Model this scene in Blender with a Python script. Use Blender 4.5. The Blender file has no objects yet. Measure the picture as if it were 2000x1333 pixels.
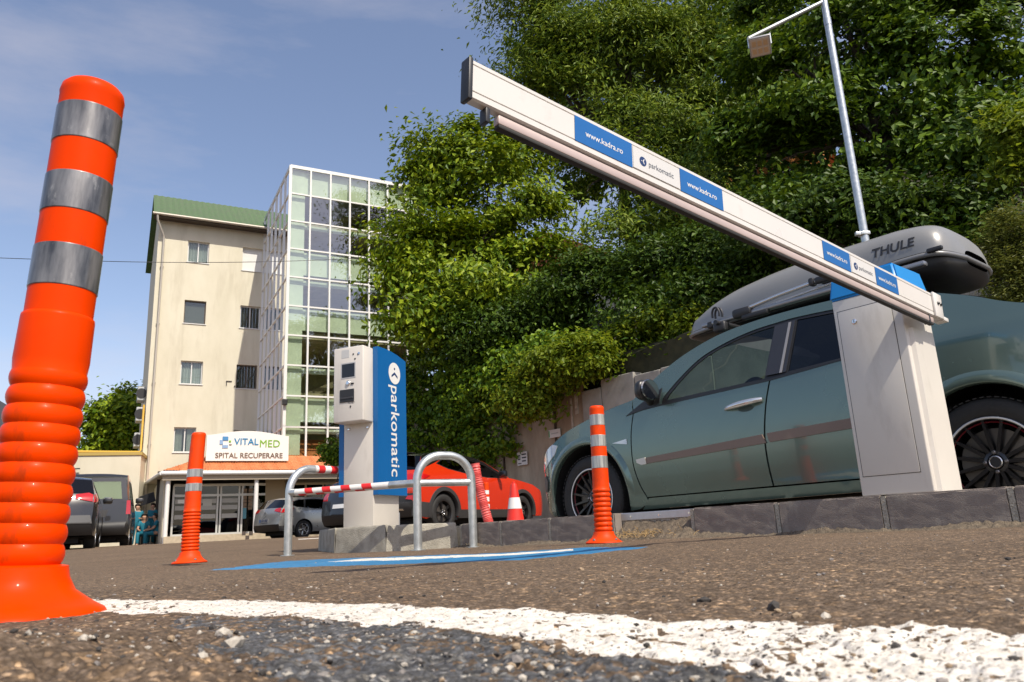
import bpy, bmesh, math, random
import numpy as np
from math import radians, sin, cos, pi, atan2, sqrt
from mathutils import Vector, Matrix
from mathutils.geometry import delaunay_2d_cdt

scn = bpy.context.scene
COL = scn.collection
rnd = random.Random(7)

# ------------------------------------------------------------------ camera, sky, sun, exposure
F_PX, TH, RHO, CAM_H = 1480.0, radians(14.2), radians(2.8), 0.085
_R0 = np.array([1, 0, 0.]); _F = np.array([0, cos(TH), sin(TH)]); _U0 = np.array([0, -sin(TH), cos(TH)])
_U = _U0*cos(RHO)+_R0*sin(RHO); _R = _R0*cos(RHO)-_U0*sin(RHO); _C = np.array([0, 0, CAM_H])
cam = bpy.data.objects.new("camera", bpy.data.cameras.new("camera"))
COL.objects.link(cam); scn.camera = cam
cam.matrix_world = Matrix(((_R[0], _U[0], -_F[0], 0), (_R[1], _U[1], -_F[1], 0), (_R[2], _U[2], -_F[2], CAM_H), (0, 0, 0, 1)))
cam.data.sensor_width = 36; cam.data.lens = 36*F_PX/2000
cam.data.clip_start = 0.02; cam.data.clip_end = 2000
cam.data.dof.use_dof = True; cam.data.dof.focus_distance = 4.2; cam.data.dof.aperture_fstop = 20

SUN = Vector((0.375, -0.487, 0.79)).normalized()
w = bpy.data.worlds.new("World"); scn.world = w; w.use_nodes = True
nt = w.node_tree; bg = nt.nodes["Background"]
sky = nt.nodes.new("ShaderNodeTexSky"); sky.sky_type = 'NISHITA'; sky.sun_disc = False
sky.sun_elevation = math.asin(SUN.z); sky.sun_rotation = atan2(SUN.x, SUN.y)
sky.air_density = 1.0; sky.dust_density = 1.6; sky.ozone_density = 2.2; sky.altitude = 300
tc = nt.nodes.new("ShaderNodeTexCoord"); mp = nt.nodes.new("ShaderNodeMapping")
mp.inputs['Scale'].default_value = (1.2, 2.0, 5.5); mp.inputs['Rotation'].default_value = (0.15, 0.3, 0.4)
cn = nt.nodes.new("ShaderNodeTexNoise"); cn.inputs['Scale'].default_value = 1.7; cn.inputs['Detail'].default_value = 7; cn.inputs['Roughness'].default_value = .58
cr = nt.nodes.new("ShaderNodeValToRGB"); cr.color_ramp.elements[0].position = .46; cr.color_ramp.elements[1].position = .85
cr.color_ramp.elements[1].color = (.5, .5, .5, 1)
mx = nt.nodes.new("ShaderNodeMix"); mx.data_type = 'RGBA'; mx.inputs[7].default_value = (4.2, 3.9, 4.1, 1)
nt.links.new(tc.outputs['Generated'], mp.inputs[0]); nt.links.new(mp.outputs[0], cn.inputs[0]); nt.links.new(cn.outputs[0], cr.inputs[0])
tn = nt.nodes.new("ShaderNodeMix"); tn.data_type = 'RGBA'; tn.blend_type = 'MULTIPLY'; tn.inputs[0].default_value = 1; tn.inputs[7].default_value = (1.27, 1.10, 1.03, 1)
nt.links.new(sky.outputs[0], tn.inputs[6]); nt.links.new(cr.outputs[0], mx.inputs[0]); nt.links.new(tn.outputs[2], mx.inputs[6]); nt.links.new(mx.outputs[2], bg.inputs[0])
bg.inputs[1].default_value = 0.15
sl = bpy.data.lights.new("sun", 'SUN'); sl.energy = 4.4; sl.angle = radians(.5); sl.color = (1.0, .93, .80)
so = bpy.data.objects.new("sun", sl); COL.objects.link(so); so.rotation_euler = SUN.to_track_quat('Z', 'Y').to_euler(); so.location = (10, -10, 20)
scn.view_settings.view_transform = 'Standard'; scn.view_settings.look = 'None'
scn.view_settings.exposure = 0.25; scn.view_settings.gamma = 1
scn.cycles.max_bounces = 7; scn.cycles.transparent_max_bounces = 12; scn.cycles.diffuse_bounces = 3; scn.cycles.glossy_bounces = 4

# ------------------------------------------------------------------ pixel -> place helpers (photo is 2000 x 1333)
def ray(u, v): return _R*(u-1000)/F_PX-_U*(v-666.5)/F_PX+_F
def at(u, v, Y):
    d = ray(u, v); return Vector(_C+d*(Y/d[1]))
def atz(u, v, z):
    d = ray(u, v); return Vector(_C+d*((z-CAM_H)/d[2]))
def onplane(u, v, P, N):
    d = ray(u, v); N = np.array(N); return Vector(_C+d*(((np.array(P)-_C)@N)/(d@N)))
def proj(P):
    d = np.array(P)-_C; z = d@_F; return 1000+F_PX*(d@_R)/z, 666.5-F_PX*(d@_U)/z
def sst(a, b, x):
    t = np.clip((np.asarray(x, float)-a)/(b-a), 0, 1); return t*t*(3-2*t)
def gz(x, y):
    x = np.asarray(x, float); y = np.asarray(y, float)
    z = .013-.018*sst(1.3, 2.4, y)*(1-sst(-.2, .7, x))
    z = z+.02*np.clip(y-6, 0, 11.5)+.03*sst(17, 26, y)
    z = z+.030*np.exp(-(((x+.42)/.16)**2+((y-.50)/.14)**2))
    z = z+.010*np.exp(-(((x+.16)/.10)**2+((y-.36)/.07)**2))
    return z
H = Vector((-.642, .767, 0)).normalized(); N = Vector((H.y, -H.x, 0)); UP = Vector((0, 0, 1))
K0 = Vector((2.0, 3.05, 0))

# ------------------------------------------------------------------ materials
MATS = {}
def mat(name, col=(.5, .5, .5), rough=.5, metal=0, var=0, scale=6, col2=None, bump=0, bscale=80, coat=0, coords='Object', detail=5, spec=None, lo=.35, hi=.68, stretch=None, dirt=None):
    if name in MATS: return MATS[name]
    m = bpy.data.materials.new(name); m.use_nodes = True; t = m.node_tree; b = t.nodes["Principled BSDF"]
    b.inputs['Base Color'].default_value = (*col, 1); b.inputs['Roughness'].default_value = rough; b.inputs['Metallic'].default_value = metal
    if coat: b.inputs['Coat Weight'].default_value = coat; b.inputs['Coat Roughness'].default_value = .04
    if spec is not None: b.inputs['Specular IOR Level'].default_value = spec
    if var or col2 or bump or dirt:
        c = t.nodes.new("ShaderNodeTexCoord"); src = c.outputs[coords]
        if stretch:
            k = t.nodes.new("ShaderNodeMapping"); k.inputs['Scale'].default_value = stretch; t.links.new(src, k.inputs[0]); src = k.outputs[0]
    if var or col2:
        n = t.nodes.new("ShaderNodeTexNoise"); n.inputs['Scale'].default_value = scale; n.inputs['Detail'].default_value = detail; n.inputs['Roughness'].default_value = .6
        t.links.new(src, n.inputs[0])
        r = t.nodes.new("ShaderNodeValToRGB"); r.color_ramp.elements[0].position = lo; r.color_ramp.elements[1].position = hi
        c2 = col2 if col2 else tuple(min(1, v*(1+var)) for v in col); c1 = col if col2 else tuple(v*(1-var) for v in col)
        r.color_ramp.elements[0].color = (*c1, 1); r.color_ramp.elements[1].color = (*c2, 1)
        t.links.new(n.outputs[0], r.inputs[0]); t.links.new(r.outputs[0], b.inputs['Base Color'])
        q = t.nodes.new("ShaderNodeMapRange"); q.inputs[3].default_value = max(0, rough-.12); q.inputs[4].default_value = min(1, rough+.12)
        t.links.new(n.outputs[0], q.inputs[0]); t.links.new(q.outputs[0], b.inputs['Roughness'])
    if dirt:
        dc, dsc, d0, d1, dst, dstr = dirt
        k2 = t.nodes.new("ShaderNodeMapping"); k2.inputs['Scale'].default_value = dst; k2.inputs['Location'].default_value = (3.1, 1.7, .4); t.links.new(c.outputs[coords], k2.inputs[0])
        n3 = t.nodes.new("ShaderNodeTexNoise"); n3.inputs['Scale'].default_value = dsc; n3.inputs['Detail'].default_value = 9; n3.inputs['Roughness'].default_value = .65; t.links.new(k2.outputs[0], n3.inputs[0])
        mr = t.nodes.new("ShaderNodeMapRange"); mr.inputs[1].default_value = d0; mr.inputs[2].default_value = d1; mr.inputs[4].default_value = dstr; t.links.new(n3.outputs[0], mr.inputs[0])
        m4 = t.nodes.new("ShaderNodeMix"); m4.data_type = 'RGBA'; t.links.new(mr.outputs[0], m4.inputs[0]); m4.inputs[6].default_value = (*col, 1); m4.inputs[7].default_value = (*dc, 1)
        if b.inputs['Base Color'].links: t.links.new(b.inputs['Base Color'].links[0].from_socket, m4.inputs[6])
        t.links.new(m4.outputs[2], b.inputs['Base Color'])
    if bump:
        n2 = t.nodes.new("ShaderNodeTexNoise"); n2.inputs['Scale'].default_value = bscale; n2.inputs['Detail'].default_value = 4
        t.links.new(src, n2.inputs[0]); bp = t.nodes.new("ShaderNodeBump"); bp.inputs['Strength'].default_value = bump; bp.inputs['Distance'].default_value = .01
        t.links.new(n2.outputs[0], bp.inputs['Height']); t.links.new(bp.outputs[0], b.inputs['Normal'])
    MATS[name] = m; return m

def glass(name, tint, refl=1.0, rough=0.0, dark=None):
    """thin pane: tinted transparency under a fresnel reflection"""
    if name in MATS: return MATS[name]
    m = bpy.data.materials.new(name); m.use_nodes = True; t = m.node_tree
    for n in list(t.nodes):
        if n.type != 'OUTPUT_MATERIAL': t.nodes.remove(n)
    out = t.nodes[0]
    tr = t.nodes.new("ShaderNodeBsdfTransparent"); tr.inputs[0].default_value = (*tint, 1)
    gl = t.nodes.new("ShaderNodeBsdfGlossy"); gl.inputs['Roughness'].default_value = rough; gl.inputs[0].default_value = (.95, .97, 1, 1)
    lw = t.nodes.new("ShaderNodeLayerWeight"); lw.inputs[0].default_value = .5
    pw = t.nodes.new("ShaderNodeMath"); pw.operation = 'POWER'; pw.inputs[1].default_value = 4.0; t.links.new(lw.outputs['Facing'], pw.inputs[0])
    fr = t.nodes.new("ShaderNodeMath"); fr.operation = 'MULTIPLY_ADD'; fr.inputs[1].default_value = .9; fr.inputs[2].default_value = .045; t.links.new(pw.outputs[0], fr.inputs[0])
    mu = t.nodes.new("ShaderNodeMath"); mu.operation = 'MULTIPLY'; mu.inputs[1].default_value = refl; mu.use_clamp = True
    mix = t.nodes.new("ShaderNodeMixShader")
    t.links.new(fr.outputs[0], mu.inputs[0]); t.links.new(mu.outputs[0], mix.inputs[0]); t.links.new(tr.outputs[0], mix.inputs[1]); t.links.new(gl.outputs[0], mix.inputs[2])
    t.links.new(mix.outputs[0], out.inputs[0]); MATS[name] = m; return m

def leafmat(name, c1, c2, trans=.20):
    m = bpy.data.materials.new(name); m.use_nodes = True; t = m.node_tree; b = t.nodes["Principled BSDF"]; out = t.nodes["Material Output"]
    g = t.nodes.new("ShaderNodeNewGeometry"); r = t.nodes.new("ShaderNodeValToRGB")
    r.color_ramp.elements[0].color = (*c1, 1); r.color_ramp.elements[1].color = (*c2, 1)
    e = r.color_ramp.elements.new(.55); e.color = (*[(a*.6+b_*.4) for a, b_ in zip(c1, c2)], 1)
    t.links.new(g.outputs['Random Per Island'], r.inputs[0]); t.links.new(r.outputs[0], b.inputs['Base Color'])
    b.inputs['Roughness'].default_value = .5; b.inputs['Specular IOR Level'].default_value = .22
    tl = t.nodes.new("ShaderNodeBsdfTranslucent"); hs = t.nodes.new("ShaderNodeHueSaturation"); hs.inputs['Value'].default_value = 1.5; hs.inputs['Hue'].default_value = .485
    t.links.new(r.outputs[0], hs.inputs['Color']); t.links.new(hs.outputs[0], tl.inputs[0])
    mix = t.nodes.new("ShaderNodeMixShader"); mix.inputs[0].default_value = trans
    t.links.new(b.outputs[0], mix.inputs[1]); t.links.new(tl.outputs[0], mix.inputs[2]); t.links.new(mix.outputs[0], out.inputs[0])
    MATS[name] = m; return m

# ------------------------------------------------------------------ mesh builder
def xf(vs, M): return [M @ Vector(v) for v in vs]
def basis(o, x, y, z): 
    x, y, z = Vector(x), Vector(y), Vector(z)
    return Matrix(((x.x, y.x, z.x, o[0]), (x.y, y.y, z.y, o[1]), (x.z, y.z, z.z, o[2]), (0, 0, 0, 1)))
class MB:
    def __init__(s): s.v = []; s.f = []; s.m = []
    def add(s, vs, fs, mi=0, M=None):
        k = len(s.v)
        if M is not None: vs = xf(vs, M)
        s.v += [tuple(v) for v in vs]; s.f += [tuple(i+k for i in f) for f in fs]
        s.m += (mi if isinstance(mi, list) else [mi]*len(fs)); return s
    def box(s, c, size, M=None, bev=0, mi=0, seg=2):
        if bev <= 0:
            x, y, z = [q/2 for q in size]
            vs = [(c[0]+a*x, c[1]+b*y, c[2]+d*z) for a in (-1, 1) for b in (-1, 1) for d in (-1, 1)]
            return s.add(vs, [(0, 1, 3, 2), (4, 6, 7, 5), (0, 4, 5, 1), (2, 3, 7, 6), (0, 2, 6, 4), (1, 5, 7, 3)], mi, M)
        bm = bmesh.new(); bmesh.ops.create_cube(bm, size=1); bmesh.ops.scale(bm, vec=size, verts=bm.verts)
        bmesh.ops.bevel(bm, geom=bm.edges[:], offset=min(bev, min(size)*.49), segments=seg, affect='EDGES', profile=.5)
        bmesh.ops.translate(bm, vec=c, verts=bm.verts); bm.verts.index_update()
        s.add([v.co.copy() for v in bm.verts], [tuple(v.index for v in f.verts) for f in bm.faces], mi, M); bm.free(); return s
    def tube(s, pts, r, n=12, mi=0, M=None, caps=True):
        pts = [Vector(p) for p in pts]; rs = r if isinstance(r, (list, tuple)) else [r]*len(pts)
        vs = []; fs = []; up = None
        for i, p in enumerate(pts):
            t = (pts[min(i+1, len(pts)-1)]-pts[max(i-1, 0)]).normalized()
            if up is None: up = Vector((0, 0, 1)) if abs(t.z) < .9 else Vector((1, 0, 0))
            a = (up-t*up.dot(t)).normalized(); b = t.cross(a); up = a
            vs += [p+(a*cos(2*pi*k/n)+b*sin(2*pi*k/n))*rs[i] for k in range(n)]
        for i in range(len(pts)-1):
            for k in range(n): fs.append((i*n+k, i*n+(k+1) % n, (i+1)*n+(k+1) % n, (i+1)*n+k))
        if caps: fs.append(tuple(range(n-1, -1, -1))); fs.append(tuple((len(pts)-1)*n+k for k in range(n)))
        return s.add(vs, fs, mi, M)
    def lathe(s, prof, n=32, mi=0, M=None, cap=True):
        """profile of (r, z) turned about z"""
        vs = []; fs = []; L = len(prof)
        for r, z in prof: vs += [(r*cos(2*pi*k/n), r*sin(2*pi*k/n), z) for k in range(n)]
        for i in range(L-1):
            for k in range(n): fs.append((i*n+k, i*n+(k+1) % n, (i+1)*n+(k+1) % n, (i+1)*n+k))
        if cap: fs.append(tuple(range(n-1, -1, -1))); fs.append(tuple((L-1)*n+k for k in range(n)))
        return s.add(vs, fs, mi, M)
    def prism(s, poly, d0, d1, M=None, mi=0, mi_side=None):
        """2D polygon (x, y), extruded along local z from d0 to d1"""
        n = len(poly); vs = [(x, y, d0) for x, y in poly]+[(x, y, d1) for x, y in poly]
        fs = [tuple(range(n-1, -1, -1)), tuple(range(n, 2*n))]+[(i, (i+1) % n, (i+1) % n+n, i+n) for i in range(n)]
        ms = [mi, mi]+[mi if mi_side is None else mi_side]*n
        return s.add(vs, fs, ms, M)
    def grid(s, rows, mi=0, M=None, flip=False):
        r = len(rows); c = len(rows[0]); vs = [p for row in rows for p in row]
        fs = [(i*c+j, i*c+j+1, (i+1)*c+j+1, (i+1)*c+j) for i in range(r-1) for j in range(c-1)]
        if flip: fs = [tuple(reversed(f)) for f in fs]
        return s.add(vs, fs, mi, M)
ROOT = {}
def rootmat(o):
    while o.parent is not None: o = o.parent
    return ROOT.get(o.name, Matrix())
def pieces(mb, how):
    n = len(mb.f)
    if how == 'y':
        key = [sum(mb.v[i][1] for i in f) > 0 for f in mb.f]
    else:
        par = list(range(len(mb.v)))
        def find(a):
            while par[a] != a: par[a] = par[par[a]]; a = par[a]
            return a
        for f in mb.f:
            r = find(f[0])
            for i in f[1:]: par[find(i)] = r
        key = [find(f[0]) for f in mb.f]
    out = {}
    for f, k, m in zip(mb.f, key, mb.m):
        q, mp = out.setdefault(k, (MB(), {}))
        for i in f:
            if i not in mp: mp[i] = len(q.v); q.v.append(mb.v[i])
        q.f.append(tuple(mp[i] for i in f)); q.m.append(m)
    return [q for q, _ in out.values()]
SPLIT_Y = {'front_wing', 'front_door', 'rear_door', 'sill', 'quarter_panel', 'side_window', 'window_frame', 'pillar_trim', 'window_seal', 'belt_trim', 'side_moulding', 'moulding_tip', 'side_indicator', 'wheel_well', 'arch_cladding', 'sill_cladding', 'bumper_corner', 'door_handle', 'black_pillars', 'body_side', 'front_seat', 'front_headrest'}
SPLIT_C = {'anchor_bolt', 'bolt', 'screw', 'profile_end', 'groove', 'camera_lens', 'wheel_nut', 'bar_sleeve', 'strap_loop', 'latch', 'mounting_clamp', 'frosted_stripe', 'cable_bracket', 'shoe', 'yoke', 'seat', 'headrest', 'roof_bar', 'frame_claw_', 'notice', 'inner_panel', 'stair_flight'}
def obj(name, mb, mats, parent=None, world=True, smooth=None, label=None):
    how = 'y' if name in SPLIT_Y else 'c' if name in SPLIT_C else None
    if how:
        ps = pieces(mb, how)
        if len(ps) > 1:
            return [obj1(name, q, mats, parent, world, smooth, label) for q in ps][0]
    return obj1(name, mb, mats, parent, world, smooth, label)
def obj1(name, mb, mats, parent=None, world=True, smooth=None, label=None):
    me = bpy.data.meshes.new(name)
    vs = mb.v
    if parent is not None and world:
        I = rootmat(parent).inverted(); vs = [tuple(I @ Vector(v)) for v in vs]
    me.from_pydata(vs, [], mb.f)
    mats = mats if isinstance(mats, (list, tuple)) else [mats]
    for m in mats: me.materials.append(m)
    if len(mats) > 1: me.polygons.foreach_set('material_index', mb.m)
    if smooth is not None:
        me.polygons.foreach_set('use_smooth', [True]*len(me.polygons)); me.set_sharp_from_angle(angle=radians(smooth))
    me.validate(); me.update()
    o = bpy.data.objects.new(name, me); COL.objects.link(o)
    if parent is not None: o.parent = parent
    if label: o['label'] = label
    return o
def tag(o, label=None, cat=None, group=None, kind=None):
    for k, v in (('label', label), ('category', cat), ('group', group), ('kind', kind)):
        if v: o[k] = v
    return o
def thing(name, label, cat, M=None, group=None):
    o = bpy.data.objects.new(name, None); COL.objects.link(o)
    M = M if isinstance(M, Matrix) else Matrix.Translation(M if M is not None else (0, 0, 0))
    o.matrix_basis = M; ROOT[o.name] = M.copy(); o.empty_display_size = .2
    return tag(o, label, cat, group)
def mesh_np(name, V, Q, mats, smooth=False, parent=None, mi=None):
    """numpy verts and quads -> object"""
    me = bpy.data.meshes.new(name); nv, nq = len(V), len(Q)
    me.vertices.add(nv); me.vertices.foreach_set('co', np.ascontiguousarray(V, dtype=np.float32).ravel())
    k = Q.shape[1]
    me.loops.add(nq*k); me.loops.foreach_set('vertex_index', np.ascontiguousarray(Q, dtype=np.int32).ravel())
    me.polygons.add(nq); me.polygons.foreach_set('loop_start', np.arange(0, nq*k, k, dtype=np.int32))
    if mi is not None: me.polygons.foreach_set('material_index', np.asarray(mi, dtype=np.int32))
    for m in (mats if isinstance(mats, (list, tuple)) else [mats]): me.materials.append(m)
    me.polygons.foreach_set('use_smooth', np.full(nq, smooth)); me.update(calc_edges=True)
    o = bpy.data.objects.new(name, me); COL.objects.link(o)
    if parent is not None:
        o.parent = parent
        I = np.array(rootmat(parent).inverted()); V2 = np.asarray(V)@I[:3, :3].T+I[:3, 3]
        me.vertices.foreach_set('co', np.ascontiguousarray(V2, dtype=np.float32).ravel())
    return o
def textmesh(s, size=1.0, bold=0.0, shear=0, align='CENTER', spacing=1.0):
    """flat letters centred on the origin, in x and y"""
    cu = bpy.data.curves.new('t', 'FONT'); cu.body = s; cu.size = size; cu.align_x = align; cu.align_y = 'CENTER'; cu.offset = bold*size; cu.shear = shear
    cu.space_character = spacing; cu.resolution_u = 5
    o = bpy.data.objects.new('t', cu); COL.objects.link(o); dg = bpy.context.evaluated_depsgraph_get(); dg.update()
    me = bpy.data.meshes.new_from_object(o.evaluated_get(dg)); bpy.data.objects.remove(o)
    vs = [tuple(v.co) for v in me.vertices]; fs = [tuple(p.vertices) for p in me.polygons]; bpy.data.meshes.remove(me)
    return vs, fs
def vnoise(x, y, seed=0):
    xi = np.floor(x).astype(np.int64); yi = np.floor(y).astype(np.int64); fx = x-xi; fy = y-yi
    fx = fx*fx*(3-2*fx); fy = fy*fy*(3-2*fy)
    def hsh(a, b):
        h = (a*374761393+b*668265263+seed*974634777) & 0xffffffff
        h = ((h ^ (h >> 13))*1274126177) & 0xffffffff
        return ((h ^ (h >> 16)) & 0xffff)/65535.0
    return (hsh(xi, yi)*(1-fx)+hsh(xi+1, yi)*fx)*(1-fy)+(hsh(xi, yi+1)*(1-fx)+hsh(xi+1, yi+1)*fx)*fy

M_white = mat('white_paint', (.72, .71, .68), .35, var=.04, scale=3)
M_chrome = mat('chrome', (.75, .75, .75), .12, 1)
M_black = mat('black_plastic', (.02, .02, .022), .45)
M_dark = mat('dark_void', (.006, .006, .007), .8)
M_rubber = mat('rubber', (.022, .021, .02), .75, var=.3, scale=30)

# ------------------------------------------------------------------ ground
def inside(poly, x, y):
    r = np.zeros(x.shape, bool); n = len(poly)
    for i in range(n):
        x1, y1 = poly[i]; x2, y2 = poly[(i+1) % n]
        c = ((y1 > y) != (y2 > y)) & (x < (x2-x1)*(y-y1)/((y2-y1) if y2 != y1 else 1e-9)+x1)
        r ^= c
    return r
def gpoly(pts, z=.013): return [tuple(atz(u, v, z))[:2] for u, v in pts]
def build_ground():
    r1 = np.geomspace(.16, 9.0, 900); r2 = np.geomspace(9.0, 900, 90)[1:]
    R = np.concatenate([r1, r2]); A = np.radians(np.linspace(-62, 62, 720))
    rr, aa = np.meshgrid(R, A, indexing='ij'); x = rr*np.sin(aa); y = rr*np.cos(aa)
    cell = rr*.0045
    z = gz(x, y)
    amp = 1+1.3*np.exp(-(((x+.42)/.3)**2+((y-.45)/.2)**2))+.45*(1-sst(.45, .75, y))
    for lam, a, sd in ((.11, .0035, 1), (.045, .0030, 2), (.021, .0020, 3), (.011, .0018, 4), (.006, .0014, 5)):
        k = 1-sst(.3*lam, .55*lam, cell)
        n1 = vnoise(x/lam, y/lam, sd)
        if lam < .03: n1 = np.abs(2*n1-1)**.8
        z = z+k*a*amp*(n1-.5)
    z = z-.012*sst(40, 400, rr)
    V = np.stack([x, y, z], -1).reshape(-1, 3)
    nr, na = x.shape; idx = np.arange(nr*na).reshape(nr, na)
    Q = np.stack([idx[:-1, :-1], idx[:-1, 1:], idx[1:, 1:], idx[1:, :-1]], -1)[..., ::-1].reshape(-1, 4)
    cx = V[Q].mean(1); X, Y = cx[:, 0], cx[:, 1]
    wob = .022*(vnoise(X/.05, Y/.05, 21)-.5)+.014*(vnoise(X/.013, Y/.013, 22)-.5)
    worn = vnoise(X/.011, Y/.011, 23)*.40+vnoise(X/.0048, Y/.0048, 24)*.42+vnoise(X/.07, Y/.07, 25)*.28
    lin = gpoly([(150, 1171), (600, 1178), (1000, 1192), (1500, 1212), (2000, 1236), (2300, 1256), (2250, 1430), (1900, 1380), (1560, 1333), (1300, 1285), (1000, 1243), (700, 1215), (500, 1203), (150, 1196)])
    m_line = inside(lin, X+wob, Y+wob) & (worn < .735)
    pat = gpoly([(330, 1206), (640, 1212), (900, 1238), (1180, 1278), (1400, 1310), (1700, 1350), (1700, 1520), (800, 1520), (560, 1345), (430, 1280)])
    m_pat = inside(pat, X+1.3*wob, Y+wob) & (worn < .66) & ~m_line
    g3 = lambda pts: [tuple(atz(u, v, z))[:2] for u, v, z in pts]
    bay = g3([(405, 1114, -.004), (700, 1104, -.004), (1000, 1092, 0.001), (1150, 1080, .008), (1268, 1068, .012), (1150, 1067, .010), (1000, 1077, .001), (700, 1090, -.005), (560, 1096, -.005)])
    m_bay = inside(bay, X+wob, Y+wob)
    bw = g3([(640, 1098.5, -.005), (800, 1092, -.003), (1000, 1082.5, .001), (1120, 1074, .007), (1120, 1070.5, .008), (1000, 1079, .001), (700, 1092, -.005)])
    m_bw = inside(bw, X+wob, Y+wob) & m_bay; m_bay &= ~m_bw
    lane = [(-6.4, 13.1), (-3.0, 14.4), (-3.0, 14.55), (-6.4, 13.25)]
    m_line2 = inside(lane, X, Y)
    m_line |= m_line2
    A_ = mat('asphalt', (.085, .070, .060), .85, coords='Object'); asph(A_, (.262, .196, .142), (.188, .140, .102), .9)
    P_ = mat('road_paint_white', (.80, .78, .73), .6); asph(P_, (.86, .83, .77), (.62, .58, .51), .7, stone=False, worn=(.56, .62))
    G_ = mat('worn_grey_paint', (.2, .22, .25), .7); asph(G_, (.185, .195, .215), (.115, .12, .132), .75)
    B_ = mat('bay_blue_paint', (.06, .25, .5), .5); asph(B_, (.045, .235, .47), (.03, .16, .34), .55, stone=False, worn=(.62, .70))
    out = []
    for nm, mk, m in (('road', ~(m_line | m_pat | m_bay | m_bw), A_), ('road_line', m_line, P_), ('worn_paint_patch', m_pat, G_), ('parking_bay_paint', m_bay, B_), ('parking_bay_symbol', m_bw, P_)):
        q = Q[mk]; u, inv = np.unique(q, return_inverse=True)
        o = mesh_np(nm, V[u], inv.reshape(-1, 4), m, smooth=True); tag(o, kind='structure'); out.append(o)
def asph(m, c1, c2, rough, stone=True, worn=None):
    """aggregate: small cells of random brightness, dark gaps between them, pale and dark chips; worn paint lets the asphalt show"""
    t = m.node_tree; b = t.nodes["Principled BSDF"]
    c = t.nodes.new("ShaderNodeTexCoord"); src = c.outputs['Object']
    def noise(s, d=4, r=.6):
        n = t.nodes.new("ShaderNodeTexNoise"); n.inputs['Scale'].default_value = s; n.inputs['Detail'].default_value = d; n.inputs['Roughness'].default_value = r; t.links.new(src, n.inputs[0]); return n.outputs[0]
    def ramp(v, stops, interp='LINEAR'):
        r = t.nodes.new("ShaderNodeValToRGB"); r.color_ramp.interpolation = interp
        e = r.color_ramp.elements; e[0].position, e[1].position = stops[0][0], stops[-1][0]; e[0].color = (*stops[0][1], 1); e[1].color = (*stops[-1][1], 1)
        for q, col in stops[1:-1]: k = e.new(q); k.color = (*col, 1)
        t.links.new(v, r.inputs[0]); return r.outputs[0]
    def mul(a, b_):
        x = t.nodes.new("ShaderNodeMix"); x.data_type = 'RGBA'; x.blend_type = 'MULTIPLY'; x.inputs[0].default_value = 1; t.links.new(a, x.inputs[6]); t.links.new(b_, x.inputs[7]); return x.outputs[2]
    def mix(f, a, b_):
        x = t.nodes.new("ShaderNodeMix"); x.data_type = 'RGBA'; t.links.new(f, x.inputs[0]); t.links.new(a, x.inputs[6])
        if isinstance(b_, tuple): x.inputs[7].default_value = (*b_, 1)
        else: t.links.new(b_, x.inputs[7])
        return x.outputs[2]
    def cells(scale, lo, hi, chip):
        vo = t.nodes.new("ShaderNodeTexVoronoi"); vo.inputs['Scale'].default_value = scale; t.links.new(src, vo.inputs[0])
        sx = t.nodes.new("ShaderNodeSeparateColor"); t.links.new(vo.outputs['Color'], sx.inputs[0])
        br = ramp(sx.outputs[0], [(0, (lo,)*3), (.86, (hi,)*3), (.90, (hi*chip, hi*chip*.96, hi*chip*.88)), (1, (hi*chip*1.25, hi*chip*1.2, hi*chip*1.08))])
        gap = ramp(vo.outputs['Distance'], [(.30, (1, 1, 1)), (.62, (.64, .62, .59))])
        return mul(br, gap), vo.outputs['Distance']
    g1, d1 = cells(230, .74, 1.10, 1.75); g2, d2 = cells(95, .84, 1.06, 1.25)
    tone = ramp(noise(1.1, 7), [(.3, (.80, .78, .76)), (.72, (1.10, 1.08, 1.05))])
    body = ramp(noise(60, 5, .7), [(.3, c2), (.62, c1)])
    if stone:
        col = mul(mul(mul(body, g1), g2), tone)
    else:
        asf = mul(ramp(noise(60, 5), [(.3, (.075, .055, .04)), (.62, (.16, .12, .085))]), g1)
        col = mul(body, tone); mask = ramp(noise(190, 6, .75), [(worn[0], (0, 0, 0)), (worn[1], (1, 1, 1))]); col = mix(mask, col, asf)
        speck = ramp(noise(420, 3, .7), [(.35, (.80, .79, .77)), (.6, (1.04, 1.04, 1.04))]); col = mul(col, speck)
    t.links.new(col, b.inputs['Base Color']); b.inputs['Roughness'].default_value = rough; b.inputs['Specular IOR Level'].default_value = .28
    bp = t.nodes.new("ShaderNodeBump"); bp.inputs['Strength'].default_value = .8 if stone else .45; bp.inputs['Distance'].default_value = .003; bp.invert = True
    ad = t.nodes.new("ShaderNodeMath"); ad.operation = 'ADD'; t.links.new(d1, ad.inputs[0]); t.links.new(noise(300, 4, .75), ad.inputs[1])
    t.links.new(ad.outputs[0], bp.inputs['Height']); t.links.new(bp.outputs[0], b.inputs['Normal'])
build_ground()

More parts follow.
